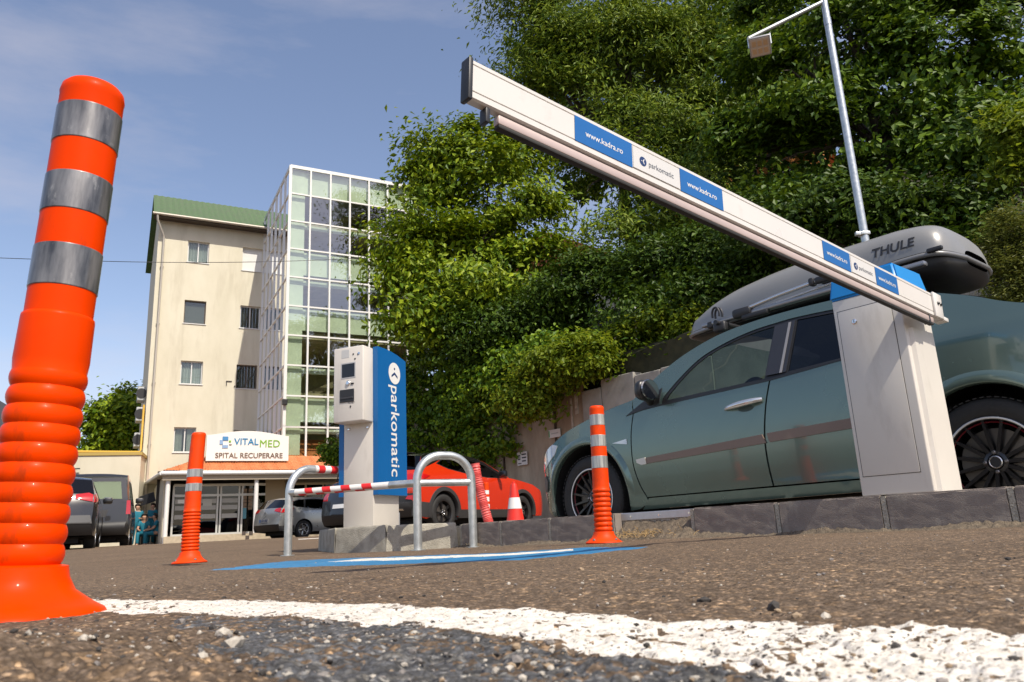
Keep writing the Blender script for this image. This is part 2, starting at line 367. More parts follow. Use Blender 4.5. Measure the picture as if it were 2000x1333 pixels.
def ico(sub):
    bm = bmesh.new(); bmesh.ops.create_icosphere(bm, subdivisions=sub, radius=1); bm.verts.index_update()
    v = np.array([x.co[:] for x in bm.verts]); f = np.array([[q.index for q in p.verts] for p in bm.faces]); bm.free(); return v, f
def gravel():
    rs = np.random.RandomState(3); v0, f0 = ico(1)
    spots = []
    def put(n, px, py, s0, s1):
        k = 0
        while k < n:
            u = rs.uniform(*px); vv = rs.uniform(*py)
            p = atz(u, vv, .012)
            if p.y <= 0 or p.y > 9: k += 1; continue
            spots.append((p.x, p.y, s0*(s1/s0)**(rs.rand()**2.2))); k += 1
    put(520, (0, 1100), (1200, 1345), .0007, .0030)
    put(300, (1000, 2000), (1240, 1345), .0006, .0026)
    put(420, (0, 2000), (1110, 1250), .0008, .0026)
    for _ in range(650):
        y = 1.0+5*rs.rand()**1.4; x = rs.uniform(-.72, .72)*y
        t = (Vector((x, y, 0))-K0).dot(N)
        if t < -.03: spots.append((x, y, .0013*(1+1.8*rs.rand()**3)))
    # larger single stones seen on the lane and in the foreground
    for u, v, s in ((1135, 1113, .006), (1377, 1177, .0065), (1512, 1187, .0075), (1612, 1205, .004), (1557, 1206, .004), (435, 1243, .0055), (457, 1272, .0065), (395, 1300, .004), (640, 1215, .004), (355, 1215, .0045), (1010, 1290, .0045), (300, 1190, .004), (415, 1232, .004), (1203, 1160, .0028), (1290, 1135, .003), (1623, 1095, .005)):
        p = atz(u, v, .013); spots.append((p.x, p.y, s))
    V = []; Q = []; MI = []; o = 0
    for x, y, s in spots:
        a = rs.rand(3)*6.28; sc = s*np.array([1.2, .95, .75])*(.8+.4*rs.rand(3))
        d = 1+.30*(rs.rand(len(v0))-.5)*2
        ca, sa = cos(a[0]), sin(a[0]); p = v0*d[:, None]*sc; p = p@np.array([[ca, -sa, 0], [sa, ca, 0], [0, 0, 1]])
        V.append(p+np.array([x, y, float(gz(x, y))+s*.15])); Q.append(f0+o); o += len(v0)
        MI += [int(rs.choice([0, 0, 1, 1, 2, 2, 3]))]*len(f0)
    ms = [mat('stone_pale', (.42, .38, .32), .8, var=.25, scale=300), mat('stone_grey', (.2, .18, .165), .85, var=.25, scale=300), mat('stone_dark', (.045, .04, .036), .9, var=.3, scale=300), mat('stone_ochre', (.30, .22, .14), .85, var=.25, scale=300)]
    ob = mesh_np('loose_gravel', np.concatenate(V), np.concatenate(Q), ms, smooth=False, mi=MI)
    tag(ob, 'loose grit and small stones scattered over the asphalt in the foreground', 'gravel', kind='stuff')
gravel()

# ------------------------------------------------------------------ kerb, traffic island
M_kerb = mat('kerb_concrete', (.205, .170, .146), .85, col2=(.28, .238, .205), scale=4, detail=10, dirt=((.40, .36, .30), 6, .60, .74, (1, 1, .5), .7), bump=.5, bscale=220)
M_block = mat('block_concrete', (.27, .25, .205), .9, col2=(.45, .42, .35), scale=9, detail=9, bump=.8, bscale=150)
M_mortar = mat('mortar', (.36, .33, .27), .95, var=.25, scale=60, bump=.8, bscale=120)
M_dirt = mat('dirt', (.20, .155, .105), .95, col2=(.085, .066, .048), scale=40, detail=8, bump=1.0, bscale=160)
def K(t, off=0, z=0): p = K0+H*t+N*off; return Vector((p.x, p.y, z))
def kerbM(t): return basis(K(t), -H, N, UP)
KZ = .171
def kerb_stone(t0, t1, lab, chip=0):
    L = t1-t0-.018; mb = MB(); z0 = -.05
    bm = bmesh.new(); bmesh.ops.create_cube(bm, size=1); bmesh.ops.scale(bm, vec=(L, .11, KZ-z0), verts=bm.verts)
    bmesh.ops.bevel(bm, geom=bm.edges[:], offset=.007, segments=2, affect='EDGES')
    bmesh.ops.subdivide_edges(bm, edges=[e for e in bm.edges if e.calc_length() > .08], cuts=14, use_grid_fill=True)
    for v in bm.verts:
        q = v.co; d = .0012*(math.sin(q.x*37+t0*9)+math.sin(q.z*61+q.x*23))*.5
        v.co.y += d*(1 if q.y > 0 else -1)*.6+.0016*rnd.uniform(-1, 1); v.co.z += .0014*rnd.uniform(-1, 1)
    bmesh.ops.translate(bm, vec=(0, .055, (KZ+z0)/2), verts=bm.verts); bm.verts.index_update()
    mb.add([v.co.copy() for v in bm.verts], [tuple(v.index for v in f.verts) for f in bm.faces]); bm.free()
    M = kerbM((t0+t1)/2); t = thing('kerb_stone', lab, 'kerb', M, 'kerb stones along the island edge')
    obj('stone', mb, M_kerb, t, world=False, smooth=35)
    j = MB(); j.box((-L/2-.009, .055, (KZ-.004+z0)/2), (.022, .1085, KZ-.004-z0)); obj('mortar_joint', j, M_mortar, t, world=False)
for a, b, l in ((-1.52, -.99, 'kerb stone nearest the camera, beyond the right edge of the barrier'), (-.99, -.46, 'dark kerb stone in front of the rear wheel of the green car'), (-.46, .068, 'dark kerb stone at the right, below the rear wheel rim of the green car'),
                (.068, .578, 'dark kerb stone directly under the white barrier cabinet'), (.578, 1.115, 'dark kerb stone left of the barrier cabinet, carrying the shadow of the boom'), (1.115, 1.641, 'dark kerb stone whose left end meets the gap filled with gravel'),
                (2.22, 2.82, 'kerb stone right behind the orange bollard in front of the green car'), (2.82, 3.35, 'kerb stone in front of the traffic cone, left of the front wheel'), (3.35, 3.84, 'kerb stone beside the right leg of the hoop rail, below the red hose')):
    kerb_stone(a, b, l)
def cblock(foot, h, lab):
    mb = MB(); c = Vector((sum(p[0] for p in foot)/len(foot), sum(p[1] for p in foot)/len(foot), 0))
    n = len(foot); fine = []
    for i in range(n):
        a, b = Vector((*foot[i], 0)), Vector((*foot[(i+1) % n], 0))
        fine += [a.lerp(b, k/10) for k in range(10)]
    rows = []
    for z, s in ((-.05, 1.05), (.03, 1.04), (.07, 1.03), (.11, 1.02), (h-.02, 1.0), (h-.006, .985), (h, .955)):
        rows.append([c+(p-c)*s*(1+.006*rnd.uniform(-1, 1))+Vector((0, 0, z+.002*rnd.uniform(-1, 1))) for p in fine])
    m = len(fine); vs = [v for r in rows for v in r]
    fs = [(i*m+k, i*m+(k+1) % m, (i+1)*m+(k+1) % m, (i+1)*m+k) for i in range(len(rows)-1) for k in range(m)]+[tuple((len(rows)-1)*m+k for k in range(m))]
    mb.add(vs, fs); o = obj('concrete_block', mb, M_block, smooth=40)
    tag(o, lab, 'concrete block', 'concrete blocks at the end of the island')
cblock([(-.50, 6.02), (-.62, 6.4), (-.98, 6.36), (-1.0, 5.84)], .185, 'pale sunlit concrete block at the island end carrying the arch shadow of the hoop rail')
cblock([(-1.02, 5.845), (-.99, 6.45), (-1.36, 6.48), (-1.46, 6.17)], .19, 'middle weathered concrete block in front of the white post of the kiosk')
cblock([(-1.48, 6.19), (-1.38, 6.5), (-1.5, 6.95), (-1.80, 6.95)], .19, 'leftmost narrow end of the concrete blocks, right of the left rail leg')
def island():
    poly = [K(-1.5, .10), K(3.84, .10), Vector((-.62, 6.3, 0)), Vector((-1.4, 6.4, 0)), Vector((-1.55, 6.9, 0)), Vector((-1.2, 7.4, 0)), Vector((-.2, 6.9, 0)), K(3.7, .56), K(-1.5, .56)]
    mb = MB(); mb.prism([(p.x, p.y) for p in poly], -.05, .160)
    tag(obj('traffic_island', mb, mat('island_concrete', (.24, .225, .2), .9, var=.25, scale=14, bump=.5)), kind='structure')
    # sandy dirt gathered along the foot of the kerb, and the dirt slope that fills the gap
    rows = []
    for i in range(420):
        t = -1.5+5.4*i/419; gap = float(sst(1.62, 1.68, t)*(1-sst(2.17, 2.24, t)))
        wd = .085+.035*math.sin(t*5.3)+.02*rnd.uniform(-1, 1); hh = .028+.012*math.sin(t*9)+.004*rnd.uniform(-1, 1)
        row = []
        for k in range(12):
            f = k/11; off = -wd*(1-f)+(.012+.07*gap)*f
            p = K(t, off); g = float(gz(p.x, p.y))
            row.append(Vector((p.x, p.y, g-.006+(hh*f**1.6)+gap*.105*f**1.2+.005*rnd.uniform(-1, 1)*(f+.15))))
        rows.append(row)
    mb = MB(); mb.grid(rows); tag(obj('dirt_verge', mb, M_dirt, smooth=60), kind='structure')
    g = MB()
    for _ in range(130):
        t = rnd.gauss(2.02, .13); off = rnd.uniform(-.09, .0); p = K(t, off); z = float(gz(p.x, p.y))+.01+max(0, off+.09)*.35
        d = Vector((rnd.uniform(-1, 1), rnd.uniform(-1, 1), rnd.uniform(0, .5))).normalized()*rnd.uniform(.015, .05)
        g.tube([Vector((p.x, p.y, z)), Vector((p.x, p.y, z+.006))+d*.5, Vector((p.x, p.y, z))+d], .0012, 4)
    tag(obj('dry_grass', g, mat('straw', (.42, .28, .12), .9, var=.3, scale=40)), 'dry straw coloured grass litter on the dirt in the kerb gap', 'dry grass', kind='stuff')
island()
def gap_strip():
    M = kerbM(1.93); t = thing('metal_edging', 'aluminium edging strip across the gap between the kerb stones', 'edging', M)
    mb = MB(); mb.box((0, .075, .1475), (.60, .02, .045), bev=.003); obj('strip', mb, mat('aluminium', (.55, .55, .57), .38, .8, var=.08, scale=20), t, world=False)
    b = MB()
    for x in (-.22, 0, .22): b.tube([(x, .062, .148), (x, .066, .148)], .006, 10)
    obj('screw', b, M_chrome, t, world=False)
    q = MB(); q.box((0, .09, .06), (.60, .04, .13)); obj('footing', q, M_mortar, t, world=False)
gap_strip()

# ------------------------------------------------------------------ orange flexible bollards
M_or = mat('orange_plastic', (.76, .050, .0), .36, col2=(.70, .038, .0), scale=5, spec=.05, coat=.03, dirt=((.10, .03, .01), 22, .60, .72, (1, 1, .25), .55))
M_or2 = mat('orange_plastic_dusty', (.80, .055, .0), .5, col2=(.62, .045, .002), scale=14, spec=.2, dirt=((.10, .05, .03), 30, .58, .74, (1, 1, .4), .6))
def bandmat():
    m = mat('reflective_band', (.045, .046, .05), .34, .4, col2=(.30, .29, .28), scale=34, detail=10, stretch=(1, 1, .16), lo=.36, hi=.66, coat=.5, dirt=((.42, .40, .37), 60, .60, .70, (1, 1, .5), .6))
    return m
M_band = bandmat()
M_band2 = mat('reflective_band_pale', (.22, .22, .22), .35, .35, col2=(.44, .44, .41), scale=60, detail=3, stretch=(1, 1, .05), lo=.4, hi=.6, coat=.5)
def bollard(foot, lean, lab, bands, ribs, m, mband, ht=.75, r0=.0425, r1=.048, step=None, seg=64, bend=0, flange=.1, rr=.0535, amp=.0048, bolts=4):
    z = Vector(lean).normalized(); x = Vector((1, 0, 0)); x = (x-z*x.dot(z)).normalized(); M = basis(foot, x, z.cross(x), z)
    t = thing('flexible_bollard', lab, 'bollard', M, 'orange flexible bollards')
    prof = [(0.0, 0.0), (flange, 0.0), (flange+.002, .004), (flange-.001, .009), (flange*.86, .016), (.066, .032), (.0575, .048), (.0545, .062)]
    a, b, nr = ribs
    for i in range(nr):
        for k in range(8):
            f = (i+k/8)/nr; zz = a+(b-a)*f; prof.append((rr-(.002*f)+amp*(2.3*abs(math.sin(pi*(k/8)))**.8-1.3), zz))
    prof.append((r1+.0008, b+.012))
    if step: prof += [(r1, step-.004), (r1-.0005, step), (r1-.0028, step+.0015), (r1-.003, step+.004)]
    top = [(r0+.0008, ht-.016), (r0-.001, ht-.006), (r0-.006, ht), (.012, ht+.001), (0.0, ht+.001)]
    zs = b+.02
    rad = lambda q: r1-.003*(1 if step else 0)+(r0-r1+.003*(1 if step else 0))*max(0, (q-b)/(ht-b))
    for q in np.linspace((step or b)+.02, ht-.02, 12): prof.append((rad(q), float(q)))
    prof += top
    mb = MB(); mb.lathe(prof, seg, cap=False)
    if bend: mb.v = [(x_+bend*max(0, z_-.05)**2, y_, z_) for x_, y_, z_ in mb.v]
    obj('post', mb, m, t, world=False, smooth=50)
    for z0, z1 in bands:
        q = MB(); q.lathe([(rad(z0)+.0002, z0), (rad(z0)+.0011, z0+.0008)]+[(rad(z0+(z1-z0)*k/6)+.0011, z0+.0012+(z1-z0-.0024)*k/6) for k in range(7)]+[(rad(z1)+.0011, z1-.0008), (rad(z1)+.0002, z1)], seg, cap=False)
        if bend: q.v = [(x_+bend*max(0, z_-.05)**2, y_, z_) for x_, y_, z_ in q.v]
        obj('reflective_band', q, mband, t, world=False, smooth=50)
    q = MB()
    for k in range(bolts):
        an = pi/4+k*pi/2; q.lathe([(0, .0), (.008, 0), (.008, .006), (.005, .009), (0, .009)], 10, M=Matrix.Translation((cos(an)*flange*.84, sin(an)*flange*.84, .016)), cap=False)
    if bolts: obj('anchor_bolt', q, mat('bolt_steel', (.35, .34, .33), .4, .9), t, world=False, smooth=40)
    return t
bollard(Vector((-.647, 1.005, .012)), (.050, 0, 1), 'big orange bollard in the left foreground with ribbed foot and three scuffed grey bands', [(.650, .707), (.541, .598), (.430, .490)], (.064, .318, 10), M_or, M_band, step=.392, seg=96, flange=.104, rr=.0468, amp=.0017, bolts=0, r1=.0452, r0=.0425)
pB = at(370, 1100, 4.5); bollard(Vector((pB.x, pB.y, .004)), (-.022, .02, 1), 'battered leaning orange bollard with two low grey bands, in front of the hospital entrance', [(.487, .533), (.405, .450)], (.05, .30, 13), M_or2, M_band2, r0=.0405, r1=.046, bend=.05, flange=.095, rr=.048, amp=.003)
pC = at(1180, 1060, 4.26); bollard(Vector((pC.x, pC.y, float(gz(pC.x, pC.y))-.002)), (.018, 0, 1), 'orange bollard with three pale bands in front of the front wheel of the green car', [(.640, .700), (.522, .585), (.402, .468)], (.035, .295, 10), M_or2, M_band2, r0=.0405, r1=.046, flange=.098, rr=.048, amp=.003)
pD = at(951, 1000, 12); bollard(Vector((pD.x, pD.y, float(gz(pD.x, pD.y)))), (0, 0, 1), 'small distant orange bollard with white bands behind the red hose', [(.57, .63), (.46, .53), (.36, .42)], (.05, .25, 6), M_or2, M_white, seg=24)

# ------------------------------------------------------------------ barrier gate
def logo(mb_disc, mb_mark, M, r, lift=.0006):
    mb_disc.prism([(r*cos(2*pi*k/40), r*sin(2*pi*k/40)) for k in range(40)], 0, lift, M)
    c = [(.42, .52), (.22, .52), (-.12, .0), (.22, -.52), (.42, -.52), (.12, 0)]
    mb_mark.prism([(x*r, y*r) for x, y in c], 0, lift*2, M)
    mb_mark.prism([(-.42*r+.11*r*cos(2*pi*k/14), .11*r*sin(2*pi*k/14)) for k in range(14)], 0, lift*2, M)
M_blue = mat('sign_blue', (.008, .115, .36), .35, var=.03)
M_cyan = mat('cap_blue', (.008, .215, .56), .38, var=.05, scale=4)
M_lgrey = mat('label_grey', (.60, .59, .57), .45)
M_navy = mat('label_navy', (.012, .035, .12), .4)
M_cab = mat('cabinet_paint', (.64, .60, .54), .33, var=.035, scale=2.2, bump=.05, bscale=300, dirt=((.30, .26, .21), 7, .56, .80, (1, 1, .3), .45))
M_boom = mat('boom_white', (.66, .63, .59), .30, var=.025, scale=3, dirt=((.36, .32, .27), 9, .58, .80, (1, 1, 1), .4))
M_groove = mat('groove_dark', (.035, .035, .04), .6)
def barrier():
    C0 = K0+H*.68+N*.02; C1 = C0-H*.32; D = .30
    t = thing('barrier_gate', 'white parking barrier with blue cap, its long printed boom reaching up across the picture', 'barrier', Vector((C0.x, C0.y, KZ)))
    M = basis((C0.x, C0.y, 0), -H, N, UP); L = .32; zt = 1.108
    b = MB(); b.box((L/2, D/2, (KZ+zt)/2), (L, D, zt-KZ), M, bev=.006, seg=3)
    # folded sheet nose on the sunny end
    b.prism([(L-.001, .028), (L+.016, .04), (L+.016, D-.045), (L-.001, D-.03)], KZ+.002, .905, M)
    obj('cabinet', b, M_cab, t, smooth=30)
    d = MB(); d.box((L/2-.012, -.0012, .655), (.255, .0035, .79), M, bev=.0015); do = obj('door', d, M_cab, t, smooth=30)
    f = MB()
    x0, x1, z0, z1, e = L/2-.012-.129, L/2-.012+.129, .2585, 1.0515, .0022
    for c, s in (((x0, 0, (z0+z1)/2), (e, .003, z1-z0)), ((x1, 0, (z0+z1)/2), (e, .003, z1-z0)), (((x0+x1)/2, 0, z0), (x1-x0+e, .0034, e)), (((x0+x1)/2, 0, z1), (x1-x0+e, .0034, e))): f.box(c, s, M)
    obj('door_gap', f, M_groove, t)
    k = MB(); k.lathe([(0, 0), (.013, 0), (.013, .004), (.009, .007), (0, .007)], 24, M=M @ basis((.098, -.003, .985), (1, 0, 0), (0, 0, -1), (0, -1, 0)), cap=False)
    obj('lock', k, M_chrome, do, smooth=30)
    k = MB(); k.box((.098, -.0105, .985), (.003, .001, .012), M); obj('keyhole', k, M_dark, do)
    q = MB(); q.prism([(-.011, -.008), (.011, -.008), (0, .011)], 0, .0008, M @ basis((.262, -.0005, 1.052), (1, 0, 0), (0, 0, 1), (0, -1, 0))); obj('warning_sticker', q, mat('warning_yellow', (.75, .48, .03), .5), t)
    # blue hood
    bm = bmesh.new(); bmesh.ops.create_cube(bm, size=1); bmesh.ops.scale(bm, vec=(L+.02, D+.02, .115), verts=bm.verts)
    for v in bm.verts:
        if v.co.z > 0: v.co.x *= .90; v.co.y *= .90; v.co.z += .0
    bmesh.ops.bevel(bm, geom=bm.edges[:], offset=.012, segments=3, affect='EDGES'); bm.verts.index_update()
    c = MB(); c.add([v.co.copy()+Vector((L/2, D/2, zt+.002+.0575)) for v in bm.verts], [tuple(v.index for v in f_.verts) for f_ in bm.faces], 0, M); bm.free()
    obj('hood', c, M_cyan, t, smooth=35)
    c = MB(); c.tube([M @ Vector((L*.8, D/2, zt+.11)), M @ Vector((L*.8, D/2, zt+.127))], .012, 12); obj('hood_screw', c, M_black, t)
    # boom: extruded aluminium profile
    OFF = .07; P = C1-H*OFF
    p_piv = onplane(1828, 603, P, H); p_tip = onplane(915, 159, P, H)
    ax = (p_tip-p_piv).normalized(); nrm = -H; nrm = (nrm-ax*nrm.dot(ax)).normalized(); upv = nrm.cross(ax); upv = upv if upv.z > 0 else -upv
    Lb = (p_tip-p_piv).length
    BM_ = basis(p_piv, upv, nrm, ax) if upv.cross(nrm).dot(ax) > 0 else basis(p_piv, nrm, upv, ax)
    swap = upv.cross(nrm).dot(ax) <= 0
    T = .032; Hh = .058
    g = .0022
    prof = [(-Hh, -T/2), (-Hh+.006, -T/2), (-Hh+.027, -T/2)]  # (up, normal)
    front = [(-Hh, T/2-.006), (-Hh+.004, T/2), (-.0375, T/2), (-.0365, T/2-g*1.6), (-.0345, T/2-g*1.6), (-.0335, T/2), (.0395, T/2), (.0405, T/2-g*1.6), (.0425, T/2-g*1.6), (.0435, T/2), (Hh-.005, T/2), (Hh, T/2-.007)]
    poly = front+[(u_, -n_) for u_, n_ in reversed(front)]
    pp = [(n_, u_) for u_, n_ in poly] if swap else poly
    b = MB(); b.prism(pp, 0, Lb, BM_)
    bo = obj('boom', b, M_boom, t, smooth=25)
    def V(u_, n_, l): return p_piv+upv*u_+nrm*n_+ax*l
    Ml = lambda u_, n_, l: basis(V(u_, n_, l), -ax, upv, nrm)   # x reads left to right on the sunny face
    gr = MB()
    for u_ in (-.0355, .0415): gr.box((Lb/2*-1, 0, 0), (Lb-.004, .0019, .001), Ml(u_, T/2-g*1.5, 0))
    obj('groove', gr, M_groove, bo)
    e = MB(); e.box((0, 0, 0), (.014, 2*Hh+.006, T+.005), Ml(0, 0, Lb+.005), bev=.004); obj('end_cap', e, M_black, bo, smooth=30)
    # rubber-edged safety profile slung under the boom
    u0 = -Hh-.017
    r_ = MB(); r_.box((-(Lb-.06)/2-.0, 0, 0), (Lb-.16, .027, .024), Ml(u0, -.002, .02), bev=.005); obj('safety_profile', r_, mat('profile_pink_lit', (.50, .40, .37), .4, .1, var=.05), bo, smooth=30)  # pinkish tint paints in the light reflected onto the boom's underside
    r_ = MB(); r_.box((-(Lb-.06)/2, 0, 0), (Lb-.165, .012, .022), Ml(u0-.018, -.002, .02), bev=.004); obj('rubber_edge', r_, M_rubber, bo, smooth=30)
    r_ = MB(); r_.box((0, 0, 0), (.014, .042, .028), Ml(u0-.004, -.002, Lb-.055), bev=.003); r_.box((0, 0, 0), (.014, .042, .028), Ml(u0-.004, -.002, .115), bev=.003); obj('profile_end', r_, M_black, bo, smooth=30)
    # label panels
    def lat(px):
        lo, hi = 0, Lb
        for _ in range(50):
            m_ = (lo+hi)/2
            if proj(V(0, T/2, m_))[0] > px: lo = m_
            else: hi = m_
        return lo
    for k, (a, c_, kind) in enumerate(((1122, 1234, 0), (1236, 1326, 1), (1328, 1411, 0), (1607, 1660, 0), (1662, 1708, 1), (1710, 1753, 0))):
        la, lb = lat(a), lat(c_); wd = la-lb; mid = (la+lb)/2; hgt = .0715
        q = MB(); q.box((0, 0, 0), (wd, hgt+.008 if kind == 0 else hgt, .0012), Ml(.0025, T/2+.0012, mid)); po = obj('label_panel', q, M_blue if kind == 0 else M_lgrey, bo)
        if kind == 0:
            vs, fs = textmesh('www.kadra.ro', .0265, .008); z = MB(); z.add(vs, fs, 0, Ml(-.001, T/2+.0024, mid)); obj('lettering', z, M_white, po)
        else:
            s = wd/.20
            vs, fs = textmesh('parkomatic', .026*min(1, s), .004); z = MB(); z.add(vs, fs, 0, Ml(0, T/2+.0024, mid-.020)); obj('lettering', z, mat('label_text', (.10, .11, .13), .5), po)
            d1, d2 = MB(), MB(); logo(d1, d2, Ml(.0, T/2+.0019, mid+.062*min(1, s)+.002), .0155); obj('emblem_disc', d1, M_navy, po); obj('emblem_mark', d2, M_white, po)
    br = MB(); br.box((-.035, 0, 0), (.085, .118, .010), Ml(0, T/2+.0055, 0), bev=.003); br.box((.035, -.052, 0), (.05, .02, .05), Ml(0, 0, 0), bev=.004)
    bk = obj('boom_bracket', br, M_boom, t, smooth=30)
    bl = MB()
    for l in (-.012, -.040): bl.lathe([(0, 0), (.0085, 0), (.0085, .003), (.006, .006), (.003, .006), (.003, .002), (0, .002)], 16, M=Ml(.010, T/2+.0105, l*-1), cap=False)
    bl.lathe([(0, 0), (.0085, 0), (.0085, .003), (.006, .006), (0, .006)], 16, M=Ml(.012, T/2-.004, -.022), cap=False)
    obj('bolt', bl, mat('bolt_dark', (.08, .08, .08), .35, .8), bk, smooth=30)
    hub = MB(); hub.tube([V(0, 0, .02), V(0, -OFF-.02, .02)], .03, 20); obj('shaft', hub, M_black, t, smooth=30)
barrier()

# ------------------------------------------------------------------ ticket kiosk
def kiosk():
    fn = Vector((-.375, -.927, 0)).normalized(); sn = Vector((-fn.y, fn.x, 0)); sn = sn if sn.x > 0 else -sn; bk = -fn
    Q = at(729, 1030, 6.22); Q.z = 0
    M = basis(Q, sn, bk, UP)           # a to the right, b to the back, z up
    Z = lambda px, py: (M.inverted() @ onplane(px, py, Q+fn*.15, fn))
    zb = .16; zt = Z(707, 674).z
    Wd = .285; DP = .40
    t = thing('ticket_kiosk', 'white and blue parking ticket machine on the concrete island', 'ticket machine', Vector((Q.x, Q.y, zb)))
    b = MB(); b.box((-Wd/2, DP/2, (zb+zt-.05)/2), (Wd, DP, zt-.05-zb), M, bev=.005); obj('post', b, M_cab, t, smooth=30)
    b = MB(); b.box((-Wd/2, DP/2+.02, zb+.07), (Wd-.02, DP+.02, .14), M, bev=.004); obj('plinth', b, mat('grey_paint', (.30, .31, .33), .5), t, smooth=30)
    hz0 = Z(680, 824).z
    hb = MB(); hb.box((-Wd/2, -.075+.001, (hz0+zt)/2), (Wd+.004, .15, zt-hz0), M, bev=.008, seg=3); ho = obj('housing', hb, M_cab, t, smooth=30)
    FM = lambda px, py, l=0: basis(M @ Vector((Z(px, py).x, -.15+.001-l, Z(px, py).z)), sn, UP, fn)
    def rect(name, x0, y0, x1, y1, m, d=.004, bev=.001):
        a, c = Z(x0, (y0+y1)/2), Z(x1, (y0+y1)/2); e, f_ = Z((x0+x1)/2, y0), Z((x0+x1)/2, y1)
        q = MB(); q.box((0, 0, 0), (abs(c.x-a.x), abs(e.z-f_.z), d), FM((x0+x1)/2, (y0+y1)/2), bev=bev); return obj(name, q, m, ho)
    rect('screen_frame', 666, 708.5, 694.5, 739.5, mat('frame_grey', (.42, .42, .42), .4), .004)
    rect('screen', 668, 711, 692.5, 737, mat('screen_dark', (.012, .014, .018), .12), .007)
    sl_ = rect('ticket_slot', 664, 761, 691.5, 786, M_black, .012, .003)
    q = MB(); q.box((0, -.006, .006), (.085, .012, .004), FM(677.5, 775)); obj('slot_mouth', q, M_dark, ho)
    rect('slot_lip', 665, 776, 690, 780, M_groove, .022, .003)
    q = MB(); q.lathe([(0, 0), (.02, 0), (.02, .006), (.015, .012), (0, .012)], 24, M=FM(680, 748.5), cap=False); obj('call_button', q, M_chrome, ho, smooth=30)
    q = MB(); q.box((0, 0, 0), (.03, .014, .014), FM(688, 749.5), bev=.004); obj('card_reader', q, M_black, ho)
    q = MB()
    for px, py, r in ((690, 692, .007), (693.5, 701, .007), (699, 692, .006)): q.lathe([(0, 0), (r, 0), (r, .003), (0, .003)], 16, M=FM(px, py), cap=False)
    obj('camera_lens', q, M_black, ho)
    q = MB(); q.lathe([(0, 0), (.011, 0), (.011, .003), (0, .003)], 16, M=FM(701, 690), cap=False); obj('indicator', q, M_chrome, ho)
    rect('speaker_grille', 667, 684, 682, 700, mat('grille_grey', (.50, .50, .49), .6), .002)
    vs, fs = textmesh('TICHET', .02, .01); q = MB(); q.add(vs, fs, 0, FM(686, 787.5, .001)); obj('printing', q, M_groove, ho)
    q = MB(); q.lathe([(0, 0), (.007, 0), (.007, .003), (0, .003)], 14, M=FM(684.5, 794), cap=False); q.box((0, -.008, .001), (.005, .014, .003), FM(684.5, 794)); obj('keyhole', q, M_black, ho)
    q = MB()
    for a in (-.05, -.235):
        q.lathe([(0, 0), (.012, 0), (.012, .006), (.007, .010), (0, .010)], 14, M=basis(M @ Vector((a, -.001, hz0-.04)), sn, UP, fn), cap=False)
    obj('bolt', q, M_chrome, t, smooth=30)
    # two blue wing panels with bowed tops
    pz0 = Z(727, 972).z+.03; pz1 = zt+.012
    P2 = .46; arc = [(P2*k/12, pz1-.05*(k/12)**2.2+.006*math.sin(pi*k/12)) for k in range(13)]
    poly = [(0, pz0)]+[(P2, pz0+.0)]+list(reversed(arc))
    for s in (0, 1):
        a0 = .001 if s == 0 else -Wd-.047
        q = MB(); q.prism(poly, 0, .046, basis(M @ Vector((a0, 0, 0)), bk, UP, sn)); po = obj('wing_panel', q, M_cyan if False else mat('panel_blue', (.003, .105, .315), .35, var=.04, scale=2), t, smooth=30)
        if s == 0:
            T0 = lambda b_, z_: basis(M @ Vector((a0+.0475, b_, z_)), -UP, bk, sn)
            vs, fs = textmesh('parkomatic', .205, .010, spacing=1.03); q = MB()
            hgt = max(v[0] for v in vs)-min(v[0] for v in vs); want = .775; vs = [(x*want/hgt, y*.92, z) for x, y, z in vs]
            zc = pz1-.30-want/2; q.add(vs, fs, 0, T0(.265, zc)); obj('lettering', q, M_white, po)
            d1, d2 = MB(), MB(); logo(d1, d2, T0(.265, pz1-.19), .095, .001); obj('emblem_disc', d1, M_white, po); obj('emblem_mark', d2, M_navy, po)
kiosk()

